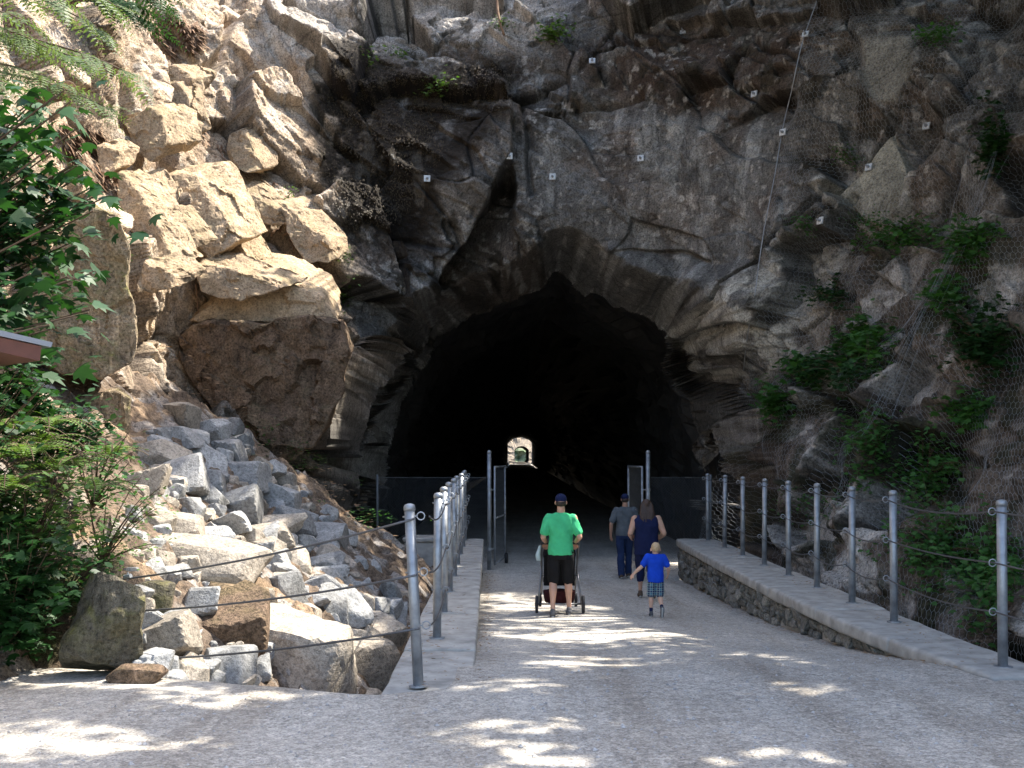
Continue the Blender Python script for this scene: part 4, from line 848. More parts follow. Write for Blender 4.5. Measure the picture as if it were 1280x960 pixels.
# moss fringe on the overhang and root mats
def tufts(name, polys, n, m, L, label, cat):
    lf = LF(); k = 0
    while k < n:
        poly = polys[k % len(polys)]; xs = [p[0] for p in poly]; ys = [p[1] for p in poly]; x, y = rv.uniform(min(xs), max(xs)), rv.uniform(min(ys), max(ys)); k += 1
        if polysd(np.array([x]), np.array([y]), poly)[0] < 0: continue
        p, nn = cliffpt(x, y)
        for j in range(5): lf.leaf(p + Vector((rv.gauss(0, .05), rv.gauss(0, .03), rv.gauss(0, .05))), nn * .7 + Vector((rv.gauss(0, .5), rv.gauss(0, .2), -.8)), nn + Vector((0, 0, .5)), L * rv.uniform(.5, 1.3), LANCE, .5)
    o = pyd(name, lf.v, lf.f, m); tag(o, label, cat, kind='stuff')
tufts('moss_fringe', [[(400, 60), (470, 50), (600, 50), (635, 80), (640, 130), (560, 150), (470, 110), (410, 100)], [(400, 110), (520, 110), (560, 180), (500, 280), (430, 290), (400, 190)]], 4200, M['moss'], .055, 'brown moss and dead growth matted over the overhang', 'moss')
tufts('dead_root_mat', [[(60, 150), (130, 160), (150, 230), (110, 230)], [(180, 20), (260, 30), (250, 60), (210, 70)], [(240, 150), (330, 220), (420, 300), (400, 340), (300, 250)]], 900, M['root'], .2, 'dry brown roots and needles strewn over the sunlit rubble', 'roots')
lf = LF()
for k in range(1500):                                              # green ground cover along the dirt ridge
    t = rv.random(); x, y = 330 + 170 * t + rv.gauss(0, 14), 545 + 130 * t + rv.gauss(0, 14)
    if fbm(np.array([[x / 25, y / 25, 0]]), 2, 5)[0] < .0: continue
    p = talray(x, y); lf.leaf(p + Vector((rv.gauss(0, .03), rv.gauss(0, .03), .03)), rdir(-.1, .5), (0, 0, 1), rv.uniform(.04, .1), OVAL)
lf.build('ground_cover', M['slope'], None); tag(bpy.data.objects['ground_cover'], 'patchy green ground cover along the dirt ridge', 'ground cover', kind='stuff')
lf = LF()
for k in range(700):
    t = rv.random(); y = 8.5 + 15 * t; x = xl(y, -.62, -.85) + rv.gauss(-.12, .16)
    if -1.0 < x < -.4: lf.leaf((x, y, .012 + .01 * rv.random()), rdir(-.05, .15), (rv.gauss(0, .3), rv.gauss(0, .3), 1), rv.uniform(.02, .06), LANCE, .1)
for k in range(500):
    y = rv.uniform(9.4, 23.5); x = 4.05 + rv.gauss(0, .12); 
    if 3.7 < x < 4.3: lf.leaf((x, y, .012 + .01 * rv.random()), rdir(-.05, .15), (rv.gauss(0, .3), rv.gauss(0, .3), 1), rv.uniform(.02, .05), LANCE, .1)
for k in range(900):                                               # debris gathered along the wall feet
    y = rv.uniform(8.8, 24) if k % 2 else rv.uniform(9.4, 23); x = (xl(y, -.28, -.56) + abs(rv.gauss(0, .10))) if k % 2 else (xr(y) + .03 - abs(rv.gauss(0, .12)))
    lf.leaf((x, y, gz(x, y) + .02 - (.10 * min(1, max(0, (x - 1.5) / 2.2)) * float(sst(9, 12, np.array([y]))[0]))), rdir(-.05, .2), (rv.gauss(0, .3), rv.gauss(0, .3), 1), rv.uniform(.02, .06), LANCE, .1)
for k in range(2600):
    x, y = rv.uniform(190, 500), rv.uniform(420, 690)
    if polysd(np.array([x]), np.array([y]), [(185, 420), (250, 450), (400, 570), (500, 680), (440, 660), (300, 540), (200, 500)])[0] < 0: continue
    p = talray(x, y); lf.leaf(p + Vector((0, -.02, .03)), rdir(-.1, .3), (rv.gauss(0, .4), rv.gauss(-.3, .4), 1), rv.uniform(.04, .12), LANCE, .2)
lf.build('leaf_litter', M['litter'], None); tag(bpy.data.objects['leaf_litter'], 'dead leaves and bark scattered on ledges and dirt slope', 'leaf litter', kind='stuff')
# loose gravel
n = 26000; rg = np.random.default_rng(9); Y = 3.6 + 20 * rg.random(n) ** 1.6; X = rg.uniform(-1, 1, n) * (Y * .5 + .5)
ok = np.where(Y < 8.2, True, (X > -.28 - .02 * (Y - 8.6)) & (X < 3.45)) & np.where(X < -1, Y < 8.2 + (-1 - X) * .36, True); X, Y = X[ok], Y[ok]; Z = pathz(Y) + .02 * fbm(np.stack([X, Y, Y * 0], 1) * np.array((1.1, 1.1, 0)), 3, 3) - .10 * np.clip((X - 1.5) / 2.2, 0, 1) * sst(9, 12, Y)
OC = np.array([(1, 0, 0), (-1, 0, 0), (0, 1, 0), (0, -1, 0), (0, 0, 1), (0, 0, -1)], float); r = rg.gamma(2.2, .0028, len(X)).clip(.003, .022)
a = rg.uniform(0, 6.28, len(X)); V = OC[None] * (r[:, None, None] * rg.uniform(.5, 1.3, (len(X), 6, 1))); V = np.stack([V[..., 0] * np.cos(a)[:, None] - V[..., 1] * np.sin(a)[:, None], V[..., 0] * np.sin(a)[:, None] + V[..., 1] * np.cos(a)[:, None], V[..., 2] * .7], -1) + np.stack([X, Y, Z + r * .15], 1)[:, None]
T = np.array([(0, 2, 4), (2, 1, 4), (1, 3, 4), (3, 0, 4), (2, 0, 5), (1, 2, 5), (3, 1, 5), (0, 3, 5)]); Q = (np.arange(len(X)) * 6)[:, None, None] + T[None]
o = npmesh('loose_gravel', V.reshape(-1, 3), Q.reshape(-1, 3), M['pebble']); tag(o, 'loose grey gravel stones scattered over the path', 'gravel', kind='stuff')
# hanging root and fallen log among the upper left rubble
mb = MB(); mb.tube(smoothpts(drape([(622, -10), (618, 20), (628, 50), (622, 70)], .1)), .03, 6); tag(mb.build('hanging_root', M['root'], None, True), 'bare pale root hanging over the sunlit cliff top', 'root')
mb = MB(); mb.tube(smoothpts(drape([(232, 365), (240, 400), (238, 430), (236, 450)], .35)), .012, 5); tag(mb.build('hanging_root', M['root'], None, True), 'thin pale root dangling beside the dark brown block', 'root')
p0 = at(40, 128, 15.5); p1 = at(86, 112, 14.6); r = empty('fallen_log', p0); mb = MB(); mb.tube([p0, p0.lerp(p1, .5) + Vector((0, 0, .03)), p1], [.13, .12, .115], 14); shift(mb, p0).build('bark', M['wood'], r, True)
mb = MB(); d = (p1 - p0).normalized(); mb.tube([p1 - d * .01, p1 + d * .012], .105, 14); shift(mb, p0).build('sawn_end', M['log'], r); tag(r, 'sawn log lying under the cedar on the upper bank', 'log')
# ---------------------------------------------------------------- trees standing outside the view on the right bank: crowns shaped to cast chosen shade
def shade_trees():
    S = np.array(SUN); u = np.cross(S, (0, 0, 1.)); u /= np.linalg.norm(u); v = np.cross(S, u)
    gp = lambda x, y, z=None: None
    def groundpt(px, py):
        for Y in np.arange(3, 30, .05):
            p = at(px, py, Y)
            if p.z < pathz(Y): return np.array(p)
        return np.array(at(px, py, 20))
    lit = []
    for cx, cy, rx, ry in [(705, 774, 96, 3.5), (735, 795, 95, 4), (905, 790, 60, 4), (1040, 818, 66, 9), (995, 863, 34, 4), (716, 830, 40, 3.5), (610, 858, 70, 5), (640, 912, 122, 9), (950, 952, 100, 8), (650, 958, 90, 6), (75, 847, 80, 12), (50, 930, 56, 34), (318, 874, 96, 10), (200, 938, 90, 8), (1110, 790, 60, 12), (1085, 765, 30, 6)]:
        for k in range(26):
            a = rv.uniform(0, 6.283); q = math.sqrt(rv.random()); lit.append(groundpt(cx + rx * q * math.cos(a), cy + ry * q * math.sin(a)))
    ngr = len(lit)
    cs = CP[::4, ::4].reshape(-1, 3); cs = cs[cs[:, 1] > 8]; qx, qy = pxy(cs)
    left = polysd(qx, qy, [(-50, -50), (690, -50), (680, 10), (600, 35), (470, 35), (400, 70), (385, 200), (405, 290), (425, 380), (225, 400), (170, 480), (-50, 480)]) > 0
    lit += list(cs[left][::2]); 
    for k in range(260):
        x, y = rv.uniform(60, 500), rv.uniform(560, 870)
        if polysd(np.array([x]), np.array([y]), [(60, 560), (200, 590), (300, 640), (385, 715), (455, 780), (462, 856), (150, 850), (160, 700), (60, 680)])[0] > 0: lit.append(np.array(talray(x, y)))
    lit = np.array(lit); L2 = np.stack([lit @ u, lit @ v], 1); Ls = lit @ S; Lr = np.where(np.arange(len(lit)) < ngr, .34, .42)
    tg = []
    for k in range(2600):
        px, py = rv.uniform(-60, 1340), rv.uniform(700, 1010); tg.append(groundpt(px, py)) if py > 700 else None
    cand = np.where((qy > -40) & (qy < 720) & (qx > 400) & (qx < 1320) & (~left))[0]; tg += list(cs[RNG.choice(cand, 3200)]); cm_ = np.where((qx > 395) & (qx < 660) & (qy > 60) & (qy < 420))[0]; tg += list(cs[RNG.choice(cm_, 900)])
    for k in range(1100):
        x, y = rv.uniform(180, 510), rv.uniform(480, 780)
        if polysd(np.array([x]), np.array([y]), [(190, 500), (330, 510), (500, 690), (510, 790), (420, 730), (320, 645), (190, 580)])[0] > 0: tg.append(np.array(talray(x, y)))
    for k in range(500):
        y = rv.uniform(8.4, 24); tg.append(np.array((xl(y, rv.uniform(-1, -.2), -.7), y, 0.)))
    tg = np.array(tg); t = RNG.uniform(7, 15, len(tg)); c = tg + S[None] * t[:, None] * 1.25; c[:, 2] += RNG.normal(0, .2, len(c))  # leaf clumps placed up the sun rays from spots to be shaded
    fx = 640 + 1400 * c[:, 0] / np.maximum(c[:, 1], .2); fy = HOR - 1400 * (c[:, 2] - EYE) / np.maximum(c[:, 1], .2)
    ok = ~((fx > -80) & (fx < 1360) & (fy > -70) & (c[:, 1] > .2)) & (c[:, 2] > 5)
    c = c[ok]; c2 = np.stack([c @ u, c @ v], 1); s = c @ S; keep = []
    for i in range(len(c)):
        d = np.hypot(L2[:, 0] - c2[i, 0], L2[:, 1] - c2[i, 1]); keep.append(not np.any((d < Lr) & (Ls < s[i])))
    c = c[np.array(keep)]  # clumps that would shade the chosen lit spots are dropped
    TR = [((12.5, 7), 'broad'), ((13.5, 13), 'broad'), ((14, 19), 'broad'), ((13, 26), 'broad'), ((8.5, 32), 'broad'), ((3, 34), 'broad'), ((12, 1), 'broad')]
    TX = np.array([p for p, _ in TR]); who = ((c[:, None, :2] - TX[None]) ** 2).sum(2).argmin(1)
    where = ['opposite the open path end', 'above the leading parapet posts', 'above the middle of the netted slope', 'at the back of the netted slope', 'on the cliff top over the brow', 'on the cliff top over the tunnel', 'behind the viewer on the right bank']
    for k, (xy, _) in enumerate(TR):
        cc = c[who == k]
        if len(cc) == 0: continue
        zb = 6. if xy[1] < 22 else 16.; b = Vector((xy[0], xy[1], zb if xy[1] > 5 else 0)); top = max(cc[:, 2].max() + .5, zb + 6); r = empty('shade_tree', b); st = MB(); lf = LF()
        st.tube([b, b + Vector((.1, .1, (top - b.z) * .5)), Vector((xy[0] + .2, xy[1], top))], [.32, .22, .06], 10)
        for q in cc[:: max(1, len(cc) // 40)]:
            a = Vector((xy[0], xy[1], max(b.z + 1, min(top - .5, q[2] - 1.5)))); st.tube(sag(a, Vector(q), -.3, 5), [.07, .06, .05, .04, .03, .02], 5)
        for q in cc:
            for j in range(24): lf.leaf(Vector(q) + Vector((rv.gauss(0, .2), rv.gauss(0, .2), rv.gauss(0, .14))), rdir(-.4, .4), (rv.gauss(.5, .5), rv.gauss(.2, .5), 1), rv.uniform(.16, .28), OVAL, .2)
        shift(st, b).build('trunk', M['wood'], r, True); shift(lf, b).build('crown', M['canopy'], r); tag(r, f'unseen leafy tree with crown shaped for shade, standing {where[k]}', 'tree', 'trees shading the path')
shade_trees()
# ================================================================== PEOPLE
class Body:
    """capsule chains and ellipsoids, fused into one continuous surface by a voxel remesh"""
    ICO = {}
    def __init__(s): s.v = []; s.f = []; s.n = 0
    def ball(s, c, r, sub=3):
        r = (r, r, r) if isinstance(r, (int, float)) else r
        if sub not in Body.ICO:
            bm = bmesh.new(); bmesh.ops.create_icosphere(bm, subdivisions=sub, radius=1); bm.verts.index_update(); Body.ICO[sub] = (np.array([v.co[:] for v in bm.verts]), np.array([[v.index for v in f.verts] for f in bm.faces])); bm.free()
        V, Fc = Body.ICO[sub]; s.v.append(V * np.array(r) + np.array(c)); s.f += (Fc + s.n).tolist(); s.n += len(V)
    def limb(s, pts, rs, flat=1.):
        pts = [Vector(p) for p in pts]
        for i in range(len(pts) - 1):
            a, b = pts[i], pts[i + 1]; n = 7
            for k in range(n + 1):
                t = k / n; r = rs[i] + (rs[i + 1] - rs[i]) * t; c = a.lerp(b, t); s.ball(c, (r, r * flat, r), 2)
    def loft(s, secs, n=22):
        """secs: (cx,cy,z,rx,ry)"""
        V = []; k = s.n
        for (cx, cy, z, rx, ry) in secs:
            V += [(cx + rx * math.copysign(abs(math.cos(a)) ** .85, math.cos(a)), cy + ry * math.copysign(abs(math.sin(a)) ** .85, math.sin(a)), z) for a in np.linspace(0, 2 * math.pi, n + 1)[:-1]]
        for i in range(len(secs) - 1):
            for j in range(n): s.f.append([k + i * n + j, k + i * n + (j + 1) % n, k + (i + 1) * n + (j + 1) % n, k + (i + 1) * n + j])
        s.f.append([k + j for j in range(n)][::-1]); s.f.append([k + (len(secs) - 1) * n + j for j in range(n)]); s.v.append(np.array(V)); s.n += len(V)
    def build(s, name, m, parent, vox=.011, smooth=4, wr=0., wscale=14, open_z=None):
        me = bpy.data.meshes.new('tmp'); me.from_pydata(np.concatenate(s.v).tolist(), [], s.f); o = bpy.data.objects.new('tmp', me); COL.objects.link(o)
        md = o.modifiers.new('r', 'REMESH'); md.mode = 'VOXEL'; md.voxel_size = vox; sm = o.modifiers.new('s', 'SMOOTH'); sm.factor = .5; sm.iterations = smooth
        dg = bpy.context.evaluated_depsgraph_get(); m2 = bpy.data.meshes.new_from_object(o.evaluated_get(dg)); bpy.data.objects.remove(o)
        m2.name = name
        if wr:
            V = np.empty(len(m2.vertices) * 3, np.float32); m2.vertices.foreach_get('co', V); V = V.reshape(-1, 3).astype(float); N = np.array([v.normal[:] for v in m2.vertices])
            w_ = fbm(V * np.array((wscale, wscale, wscale * .55)) + V[:, [2, 0, 1]] * 4, 3, 77); V += N * (wr * w_)[:, None]; m2.vertices.foreach_set('co', V.astype(np.float32).ravel())
        m2.polygons.foreach_set('use_smooth', [True] * len(m2.polygons)); m2.materials.clear(); m2.materials.append(m)
        return mobj(name, m2, None, parent)
def cloth(name, c, rough=.9, ns=.18): return mat(name, c, rough, ns=ns, nscale=9, bump=.002, bscale=260, spec=.15)
def skin(name, c):
    m = mat(name, c, .55, ns=.1, nscale=12); m.node_tree.nodes['Principled BSDF'].inputs['Subsurface Weight'].default_value = .12; return m
M['skin'] = skin('skin', (.50, .29, .20)); M['skin2'] = skin('skin_tanned', (.40, .23, .16)); M['skin3'] = skin('skin_child', (.58, .36, .26))
M['green'] = cloth('green_cotton', (.07, .50, .22)); M['black'] = cloth('black_cloth', (.012, .012, .013)); M['navy'] = cloth('navy_cloth', (.012, .018, .06)); M['grey'] = cloth('grey_cotton', (.10, .115, .13))
M['denim'] = cloth('denim', (.02, .035, .09)); M['blue'] = cloth('blue_cotton', (.01, .06, .50)); M['shoe'] = cloth('shoe_fabric', (.10, .10, .105)); M['sole'] = mat('shoe_sole', (.45, .45, .44), .7); M['brownshoe'] = cloth('boot_suede', (.10, .07, .05))
M['hairb'] = mat('brown_hair', (.045, .022, .014), .5, ns=.4, nscale=60, bump=.004, bscale=120); M['hairk'] = mat('blond_hair', (.50, .36, .21), .6, ns=.25, nscale=60, bump=.002, bscale=150); M['haird'] = mat('short_dark_hair', (.03, .02, .014), .7, ns=.3, nscale=80)
def plaid():
    m, t, b = newmat('plaid_cotton'); co = obco(t); b.inputs['Roughness'].default_value = .9; c = (.05, .16, .24)
    for dirn, sc, col, th in (('X', 9, (.01, .015, .06), .55), ('Z', 9, (.01, .02, .09), .55), ('X', 18, (.45, .5, .45), .93), ('Z', 18, (.4, .5, .42), .93)):
        w_ = t.nodes.new('ShaderNodeTexWave'); w_.bands_direction = dirn; w_.inputs['Scale'].default_value = sc * .55; lk(t, co, w_.inputs['Vector']); r = ramp(t, w_.outputs[1], [(th, 0.), (min(1, th + .05), .75)]); c = mixc(t, 'MIX', r.outputs[0], c, col)
    lk(t, c, b.inputs['Base Color']); return m
M['plaid'] = plaid()
def hand(b, wrist, dirn, palm_n, sc, curl=.5, side=1):
    """palm, four unequal bent fingers and a thumb from the side of the palm"""
    d = Vector(dirn).normalized(); n = Vector(palm_n); n = (n - d * n.dot(d)).normalized(); sd_ = d.cross(n) * side; w_ = Vector(wrist)
    for k in range(5): b.limb([w_ + sd_ * (k - 2) * .014 * sc, w_ + d * .085 * sc + sd_ * (k - 2) * .018 * sc], [.014 * sc, .012 * sc])
    for k, L in enumerate((.062, .075, .07, .055)):
        p = w_ + d * .085 * sc + sd_ * (k - 1.5) * .021 * sc; q = p + (d * math.cos(curl * .5) + n * math.sin(curl * .5)) * L * .5 * sc; e = q + (d * math.cos(curl * 1.6) + n * math.sin(curl * 1.6)) * L * .5 * sc; b.limb([p, q, e], [.0095 * sc, .0088 * sc, .0075 * sc])
    p = w_ + d * .03 * sc - sd_ * .03 * sc; q = p + (d * .7 - sd_ * .6 + n * .3) * .045 * sc; b.limb([p, q, q + (d * .9 - sd_ * .1 + n * .4) * .032 * sc], [.0125 * sc, .011 * sc, .009 * sc])
def head(b, c, h, turn=0.):
    """head with nose, brow, chin, ears; the face looks along +Y, away from the camera"""
    sc = h / .235; R = Matrix.Rotation(turn, 3, 'Z'); P = lambda x, y, z: Vector(c) + R @ Vector((x * sc, y * sc, z * sc))
    b.ball(P(0, -.012, .028), (.074 * sc, .092 * sc, .088 * sc)); b.ball(P(0, .018, -.045), (.056 * sc, .066 * sc, .066 * sc)); b.ball(P(0, .062, -.088), (.026 * sc, .022 * sc, .022 * sc))
    b.limb([P(0, .088, .005), P(0, .108, -.028)], [.012 * sc, .016 * sc]); b.limb([P(-.03, .082, .03), P(.03, .082, .03)], [.014 * sc, .014 * sc]); b.limb([P(-.02, .086, -.062), P(.02, .086, -.062)], [.009 * sc, .009 * sc])
    for s in (-1, 1): b.ball(P(s * .077, -.008, -.008), (.012 * sc, .019 * sc, .032 * sc))
    return P
def eyes(P, sc, parent, base):
    for s in (-1, 1):
        bm = bmesh.new(); bmesh.ops.create_uvsphere(bm, u_segments=10, v_segments=8, radius=.0125 * sc); me = bpy.data.meshes.new('eye'); bm.to_mesh(me); bm.free(); o = mobj('eye', me, M['plate'], parent); o.location = P(s * .03, .076, .0)
def person(loc, rz, h, J, C, label, child=False):
    """J: joints in units of height h (x right, y forward, z up)"""
    r = empty('person', loc, rz); S = lambda p: Vector(p) * h; b = Body(); k = h * (1.0 if not child else 1.04); g = C.get('girth', 1.); hc = J['head']; hh = .136 * h * (1.38 if child else 1.)
    P = head(b, S(hc), hh, J.get('turn', 0)); b.limb([S((0, -.005, .80)), S(hc) + Vector((0, -.01 * h, -.03 * h))], [.036 * k, .033 * k])
    b.loft([(0, 0, z * h, rx * h * g, ry * h * g) for z, rx, ry in ((.47, .07, .06), (.50, .096, .068), (.54, .098, .07), (.60, .086, .058), (.66, .09, .06), (.73, .103, .066), (.79, .108, .058), (.82, .085, .045), (.835, .045, .036))])
    for s in ('l', 'r'):
        sg = -1 if s == 'l' else 1; sh = S((sg * .108 * (g * .5 + .5), 0, .795)); el, wr_ = S(J[s + 'e']), S(J[s + 'w']); b.limb([sh, sh.lerp(el, .5), el, el.lerp(wr_, .35), wr_], [.036 * k * g, .031 * k * g, .025 * k * g, .0255 * k * g, .0165 * k])
        hand(b, wr_, wr_ - el if 'h' + s not in J else J['h' + s], J.get('n' + s, (-sg, .3, 0)), h / 1.75 * (1.15 if child else 1), J.get('c' + s, .6), sg)
        hp, kn, an = S((sg * .05, 0, .49)), S(J[s + 'k']), S(J[s + 'a']); cf = kn.lerp(an, .3) + Vector((0, -.012 * h, 0))
        b.limb([hp, hp.lerp(kn, .5), kn, cf, kn.lerp(an, .7), an], [.053 * k * g, .046 * k * g, .032 * k, .034 * k, .022 * k, .019 * k])
        fd = Vector(J.get(s + 'f', (0, 1, -.15))).normalized(); b.limb([an + Vector((0, -.012 * h, -.018 * h)), an + fd * .08 * h + Vector((0, 0, -.022 * h))], [.02 * k, .017 * k])
    b.build('body', C['skin'], r, .0085 if h > 1.3 else .006, 3)
    eyes(P, hh / .235, r, None)
    # shirt
    b = Body(); e = .012; bot = C.get('shirt_bot', .50)
    b.loft([(0, -.002, z * h, (rx * h * g) + e, (ry * h * g) + e) for z, rx, ry in ((bot, .101, .076), (.54, .102, .075), (.60, .096, .066), (.66, .096, .066), (.73, .108, .071), (.79, .112, .062), (.825, .084, .046), (.84, .05, .04))])
    if C.get('sleeve', 1):
        for s in ('l', 'r'):
            sg = -1 if s == 'l' else 1; sh = S((sg * .100 * (g * .5 + .5), 0, .793)); el = S(J[s + 'e']); t = .72; b.limb([sh + Vector((-sg * .02 * h, 0, -.004 * h)), sh, sh.lerp(el, t)], [.05 * k * g, (.047 * g + .002) * k, .042 * k * g])
    b.build('shirt', C['shirt'], r, .010 if h > 1.3 else .007, 2, .012 * h / 1.7, 12)
    # shorts or trousers
    b = Body(); e = .010; lo = C.get('leg', 1.)
    b.loft([(0, 0, z * h, rx * h * g + e, ry * h * g + e) for z, rx, ry in ((.465, .088, .066), (.50, .100, .071), (.54, .101, .072), (.575, .092, .063))])
    for s in ('l', 'r'):
        sg = -1 if s == 'l' else 1; hp, kn, an = S((sg * .052, 0, .485)), S(J[s + 'k']), S(J[s + 'a'])
        if lo < 1: b.limb([hp, hp.lerp(kn, lo)], [.061 * k * g, .056 * k * g])
        else: b.limb([hp, hp.lerp(kn, .5), kn, kn.lerp(an, (lo - 1) * .5) + Vector((0, -.010 * h, 0)), kn.lerp(an, min(1.02, lo - 1))], [.060 * k * g, .054 * k * g, .046 * k, .046 * k, .04 * k])
    b.build('shorts' if lo <= 1 else 'trousers', C['pants'], r, .010 if h > 1.3 else .007, 2, .011 * h / 1.7, 11)
    # shoes
    for s in ('l', 'r'):
        an = S(J[s + 'a']); fd = Vector(J.get(s + 'f', (0, 1, -.15))).normalized(); dn = Vector((0, -fd.z, fd.y)) * -1; b = Body(); hs = an + dn * .026 * h - fd * .012 * h
        b.limb([hs - fd * .006 * h, hs + fd * .05 * h, hs + fd * .11 * h], [.026 * k, .027 * k, .022 * k]); b.limb([hs + dn * -.02 * h, an], [.025 * k, .023 * k]); sh = b.build('shoe', C['shoe'], r, .006, 2)
        b = Body(); q = dn * .017 * h; b.limb([hs - fd * .012 * h + q, hs + fd * .05 * h + q, hs + fd * .118 * h + q], [.0145 * k, .0155 * k, .0125 * k]); 
        so_ = b.build('sole', M['sole'], r, .006, 1); so_.parent = sh
        if C.get('sock'): b = Body(); kn = S(J[s + 'k']); b.limb([an, an.lerp(kn, .22)], [.024 * k, .025 * k]); b.build('sock', C['sock'], r, .006, 2)
    sc = hh / .235; HC = S(hc)
    if C.get('cap'):
        b = Body(); b.ball(HC + Vector((0, -.010 * sc, .045 * sc)), (.082 * sc, .100 * sc, .078 * sc)); o = b.build('cap', C['cap'], r, .006, 2)
        bm = bmesh.new(); bm.from_mesh(o.data); bmesh.ops.bisect_plane(bm, geom=bm.verts[:] + bm.edges[:] + bm.faces[:], plane_co=HC + Vector((0, 0, .018 * sc)), plane_no=(0, .12, -1), clear_outer=True); bm.to_mesh(o.data); bm.free()
        V = []; Fc = []
        for i, a in enumerate(np.linspace(-.95, .95, 11)): V += [HC + Vector((.08 * sc * math.sin(a), .082 * sc * math.cos(a) - .005, .028 * sc)), HC + Vector((.078 * sc * math.sin(a), .082 * sc * math.cos(a) + .075 * sc * math.cos(a), .016 * sc))]
        Fc = [(2 * i, 2 * i + 1, 2 * i + 3, 2 * i + 2) for i in range(10)]; br = pyd('brim', V + [v + Vector((0, 0, .005)) for v in V], Fc + [tuple(22 + j for j in f[::-1]) for f in Fc], C['cap'], r); br.parent = o
        b = Body(); b.ball(HC + Vector((0, -.028 * sc, -.012 * sc)), (.076 * sc, .080 * sc, .056 * sc)); b.build('hair', C['hair'], r, .006, 2)
    elif C.get('long'):
        b = Body(); b.ball(HC + Vector((0, -.018 * sc, .034 * sc)), (.085 * sc, .098 * sc, .092 * sc))
        for i in range(9): x = (i - 4) * .017; b.limb([HC + Vector((x * 1.1, -.07 * sc, .03 * sc)), HC + Vector((x * 1.5, -.095, -.12)), HC + Vector((x * 1.25, -.10 - .01 * (i % 2), -.25)), HC + Vector((x * .8, -.105, -.36 - .03 * (i % 3)))], [.03, .026, .022, .010])
        b.build('hair', C['hair'], r, .008, 2, .004, 40)
    else:
        b = Body(); b.ball(HC + Vector((0, -.018 * sc, .032 * sc)), (.0765 * sc, .092 * sc, .090 * sc)); o = b.build('hair', C['hair'], r, .006, 2)
        bm = bmesh.new(); bm.from_mesh(o.data); bmesh.ops.bisect_plane(bm, geom=bm.verts[:] + bm.edges[:] + bm.faces[:], plane_co=HC + Vector((0, .02 * sc, .0)), plane_no=(0, .75, -.8), clear_outer=True); bm.to_mesh(o.data); bm.free()
    tag(r, label, 'person'); return r
zf = lambda x, y: gz(x, y) - .10 * float(np.clip((x - 1.5) / 2.2, 0, 1)) + .012
base = dict(head=(0, .005, .925), le=(-.15, -.02, .635), re=(.15, -.02, .635), lw=(-.155, .03, .49), rw=(.155, .03, .49), lk=(-.055, .015, .285), rk=(.055, .015, .285), la=(-.06, -.02, .05), ra=(.06, -.02, .05))
# man pushing the stroller
J = dict(base, le=(-.145, -.02, .645), re=(.15, -.03, .645), lw=(-.115, .13, .585), rw=(.12, .13, .585), hl=(0, .7, -.4), hr=(0, .7, -.4), nl=(0, -.3, -1), nr=(0, -.3, -1), cl=1.2, cr=1.2, lk=(-.062, .03, .285), rk=(.062, .06, .288), la=(-.068, -.05, .05), ra=(.07, .06, .052))
MX, MY = .67, 15.35
person((MX, MY, zf(MX, MY)), 0, 1.69, J, dict(skin=M['skin'], shirt=M['green'], pants=M['black'], shoe=M['shoe'], cap=M['navy'], hair=M['haird'], leg=.93, girth=.92), 'person in green t-shirt, black shorts and navy cap pushing a stroller')
# toddler walking, trailing foot lifted
J = dict(base, head=(0, .01, .90), le=(-.19, -.03, .67), lw=(-.29, -.0, .575), hl=(-.6, .1, -.8), re=(.17, -.03, .655), rw=(.175, .06, .56), lk=(-.055, .05, .27), la=(-.06, .0, .055), rk=(.06, .03, .27), ra=(.07, -.13, .12), rf=(0, .35, -1.))
person((2.0, 15.6, zf(2.0, 15.6)), 0, 1.04, J, dict(skin=M['skin3'], shirt=M['blue'], pants=M['plaid'], shoe=M['shoe'], sock=M['navy'], hair=M['hairk'], leg=.85, girth=1.0, shirt_bot=.46), 'small blond person in blue t-shirt and plaid shorts walking behind the others', True)
# woman in sleeveless navy top
J = dict(base, le=(-.165, -.04, .655), lw=(-.14, .10, .60), re=(.17, -.04, .655), rw=(.145, .10, .60), hl=(.2, 1, .1), hr=(-.2, 1, .1), lk=(-.05, .08, .29), la=(-.05, .10, .055), rk=(.05, -.0, .28), ra=(.05, -.13, .055), rf=(0, 1, -.2))
person((2.22, 18.5, zf(2.22, 18.5)), .0, 1.65, J, dict(skin=M['skin'], shirt=M['navy'], pants=M['navy'], shoe=M['brownshoe'], hair=M['hairb'], long=1, leg=1.45, girth=1.12, sleeve=0, shirt_bot=.44), 'person with long brown hair in sleeveless navy top and cropped trousers')
J = dict(base, le=(-.165, -.03, .635), lw=(-.165, .02, .50), lk=(-.05, -.0, .285), la=(-.05, -.06, .05), rk=(.05, .07, .288), ra=(.05, .09, .052))
person((2.33, 23.1, zf(2.33, 23.1)), 0, 1.74, J, dict(skin=M['skin2'], shirt=M['grey'], pants=M['denim'], shoe=M['brownshoe'], cap=M['navy'], hair=M['haird'], leg=2., girth=.98), 'person in grey t-shirt, jeans and dark cap walking into the tunnel')
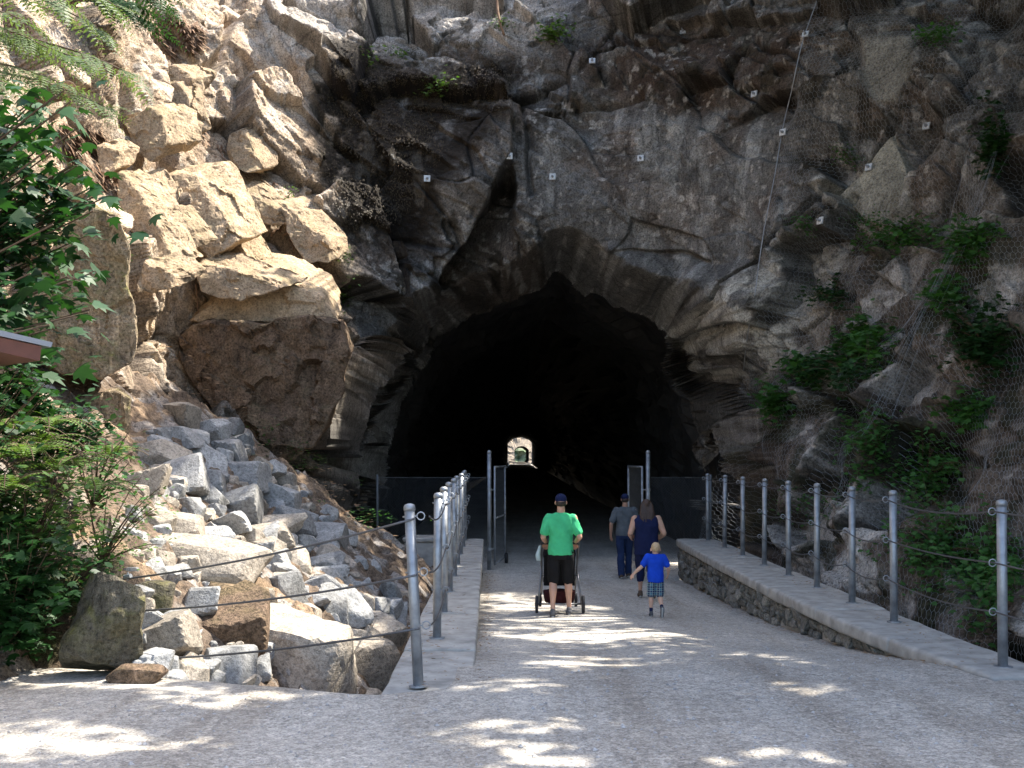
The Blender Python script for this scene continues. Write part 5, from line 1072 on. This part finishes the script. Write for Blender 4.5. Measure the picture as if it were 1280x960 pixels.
# stroller
M['silver'] = mat('silver_tube', (.22, .225, .235), .35, .8); M['maroon'] = cloth('maroon_fabric', (.045, .012, .014)); M['bag'] = cloth('pale_cloth', (.45, .55, .55))
st = empty('stroller', (MX, MY + .42, zf(MX, MY))); 
for s in (-1, 1):
    mb = MB(); mb.tube([(s * .26, -.22, .98), (s * .26, -.05, .90), (s * .25, .12, .62), (s * .24, .50, .2)], .014, 8); mb.tube([(s * .25, .12, .62), (s * .30, -.12, .14)], .014, 8); mb.build('frame_tube', M['silver'], st, True)
    for (y, rr) in ((-.12, .125), (.55, .10)):
        wx = s * (.325 if y < 0 else .26); mb = MB(); mb.lathe([(rr * .72, -.02), (rr * .97, -.018), (rr, 0), (rr * .97, .018), (rr * .72, .02)], 22, (wx, y, rr), 'x'); wh = mb.build('wheel', M['rubber'], st, True)
        mb = MB(); mb.lathe([(.02, -.028), (rr * .70, -.012), (rr * .70, .012), (.02, .028)], 18, (wx, y, rr), 'x'); mb.build('rim', M['silver'], wh, True)
mb = MB(); mb.tube([(-.26, -.22, .98), (-.24, -.26, .99), (.24, -.26, .99), (.26, -.22, .98)], .018, 8); mb.build('handle', M['rubber'], st, True)
mb = MB(); mb.tube([(-.31, -.12, .13), (.31, -.12, .13)], .012, 8); mb.tube([(-.25, .1, .5), (.25, .1, .5)], .012, 8); mb.build('axle', M['silver'], st, True)
mb = MB(); quadprism(mb, [(-.22, .02, .80), (.22, .02, .80), (.22, .10, .36), (-.22, .10, .36)], (0, .05, .01)); quadprism(mb, [(-.22, .10, .40), (.22, .10, .40), (.22, .45, .38), (-.22, .45, .38)], (0, 0, .06)); mb.build('seat', M['black'], st)
b = Body(); b.ball((0, .18, .80), (.235, .26, .2)); cn = b.build('canopy', M['black'], st, .012, 2, .004); bm = bmesh.new(); bm.from_mesh(cn.data); bmesh.ops.bisect_plane(bm, geom=bm.verts[:] + bm.edges[:] + bm.faces[:], plane_co=(0, .18, .78), plane_no=(0, .5, -1), clear_outer=True); bm.to_mesh(cn.data); bm.free()
b = Body(); b.loft([(0, .08, .13, .2, .17), (0, .07, .2, .22, .19), (0, .06, .30, .23, .2)]); b.build('basket', M['maroon'], st, .012, 2, .008)
b = Body(); b.loft([(-.30, -.18, .74, .03, .03), (-.31, -.18, .82, .035, .05), (-.28, -.18, .95, .02, .03)]); b.build('hanging_cloth', M['bag'], st, .008, 2, .006)
tag(st, 'black and maroon stroller with silver frame pushed towards the tunnel', 'stroller')
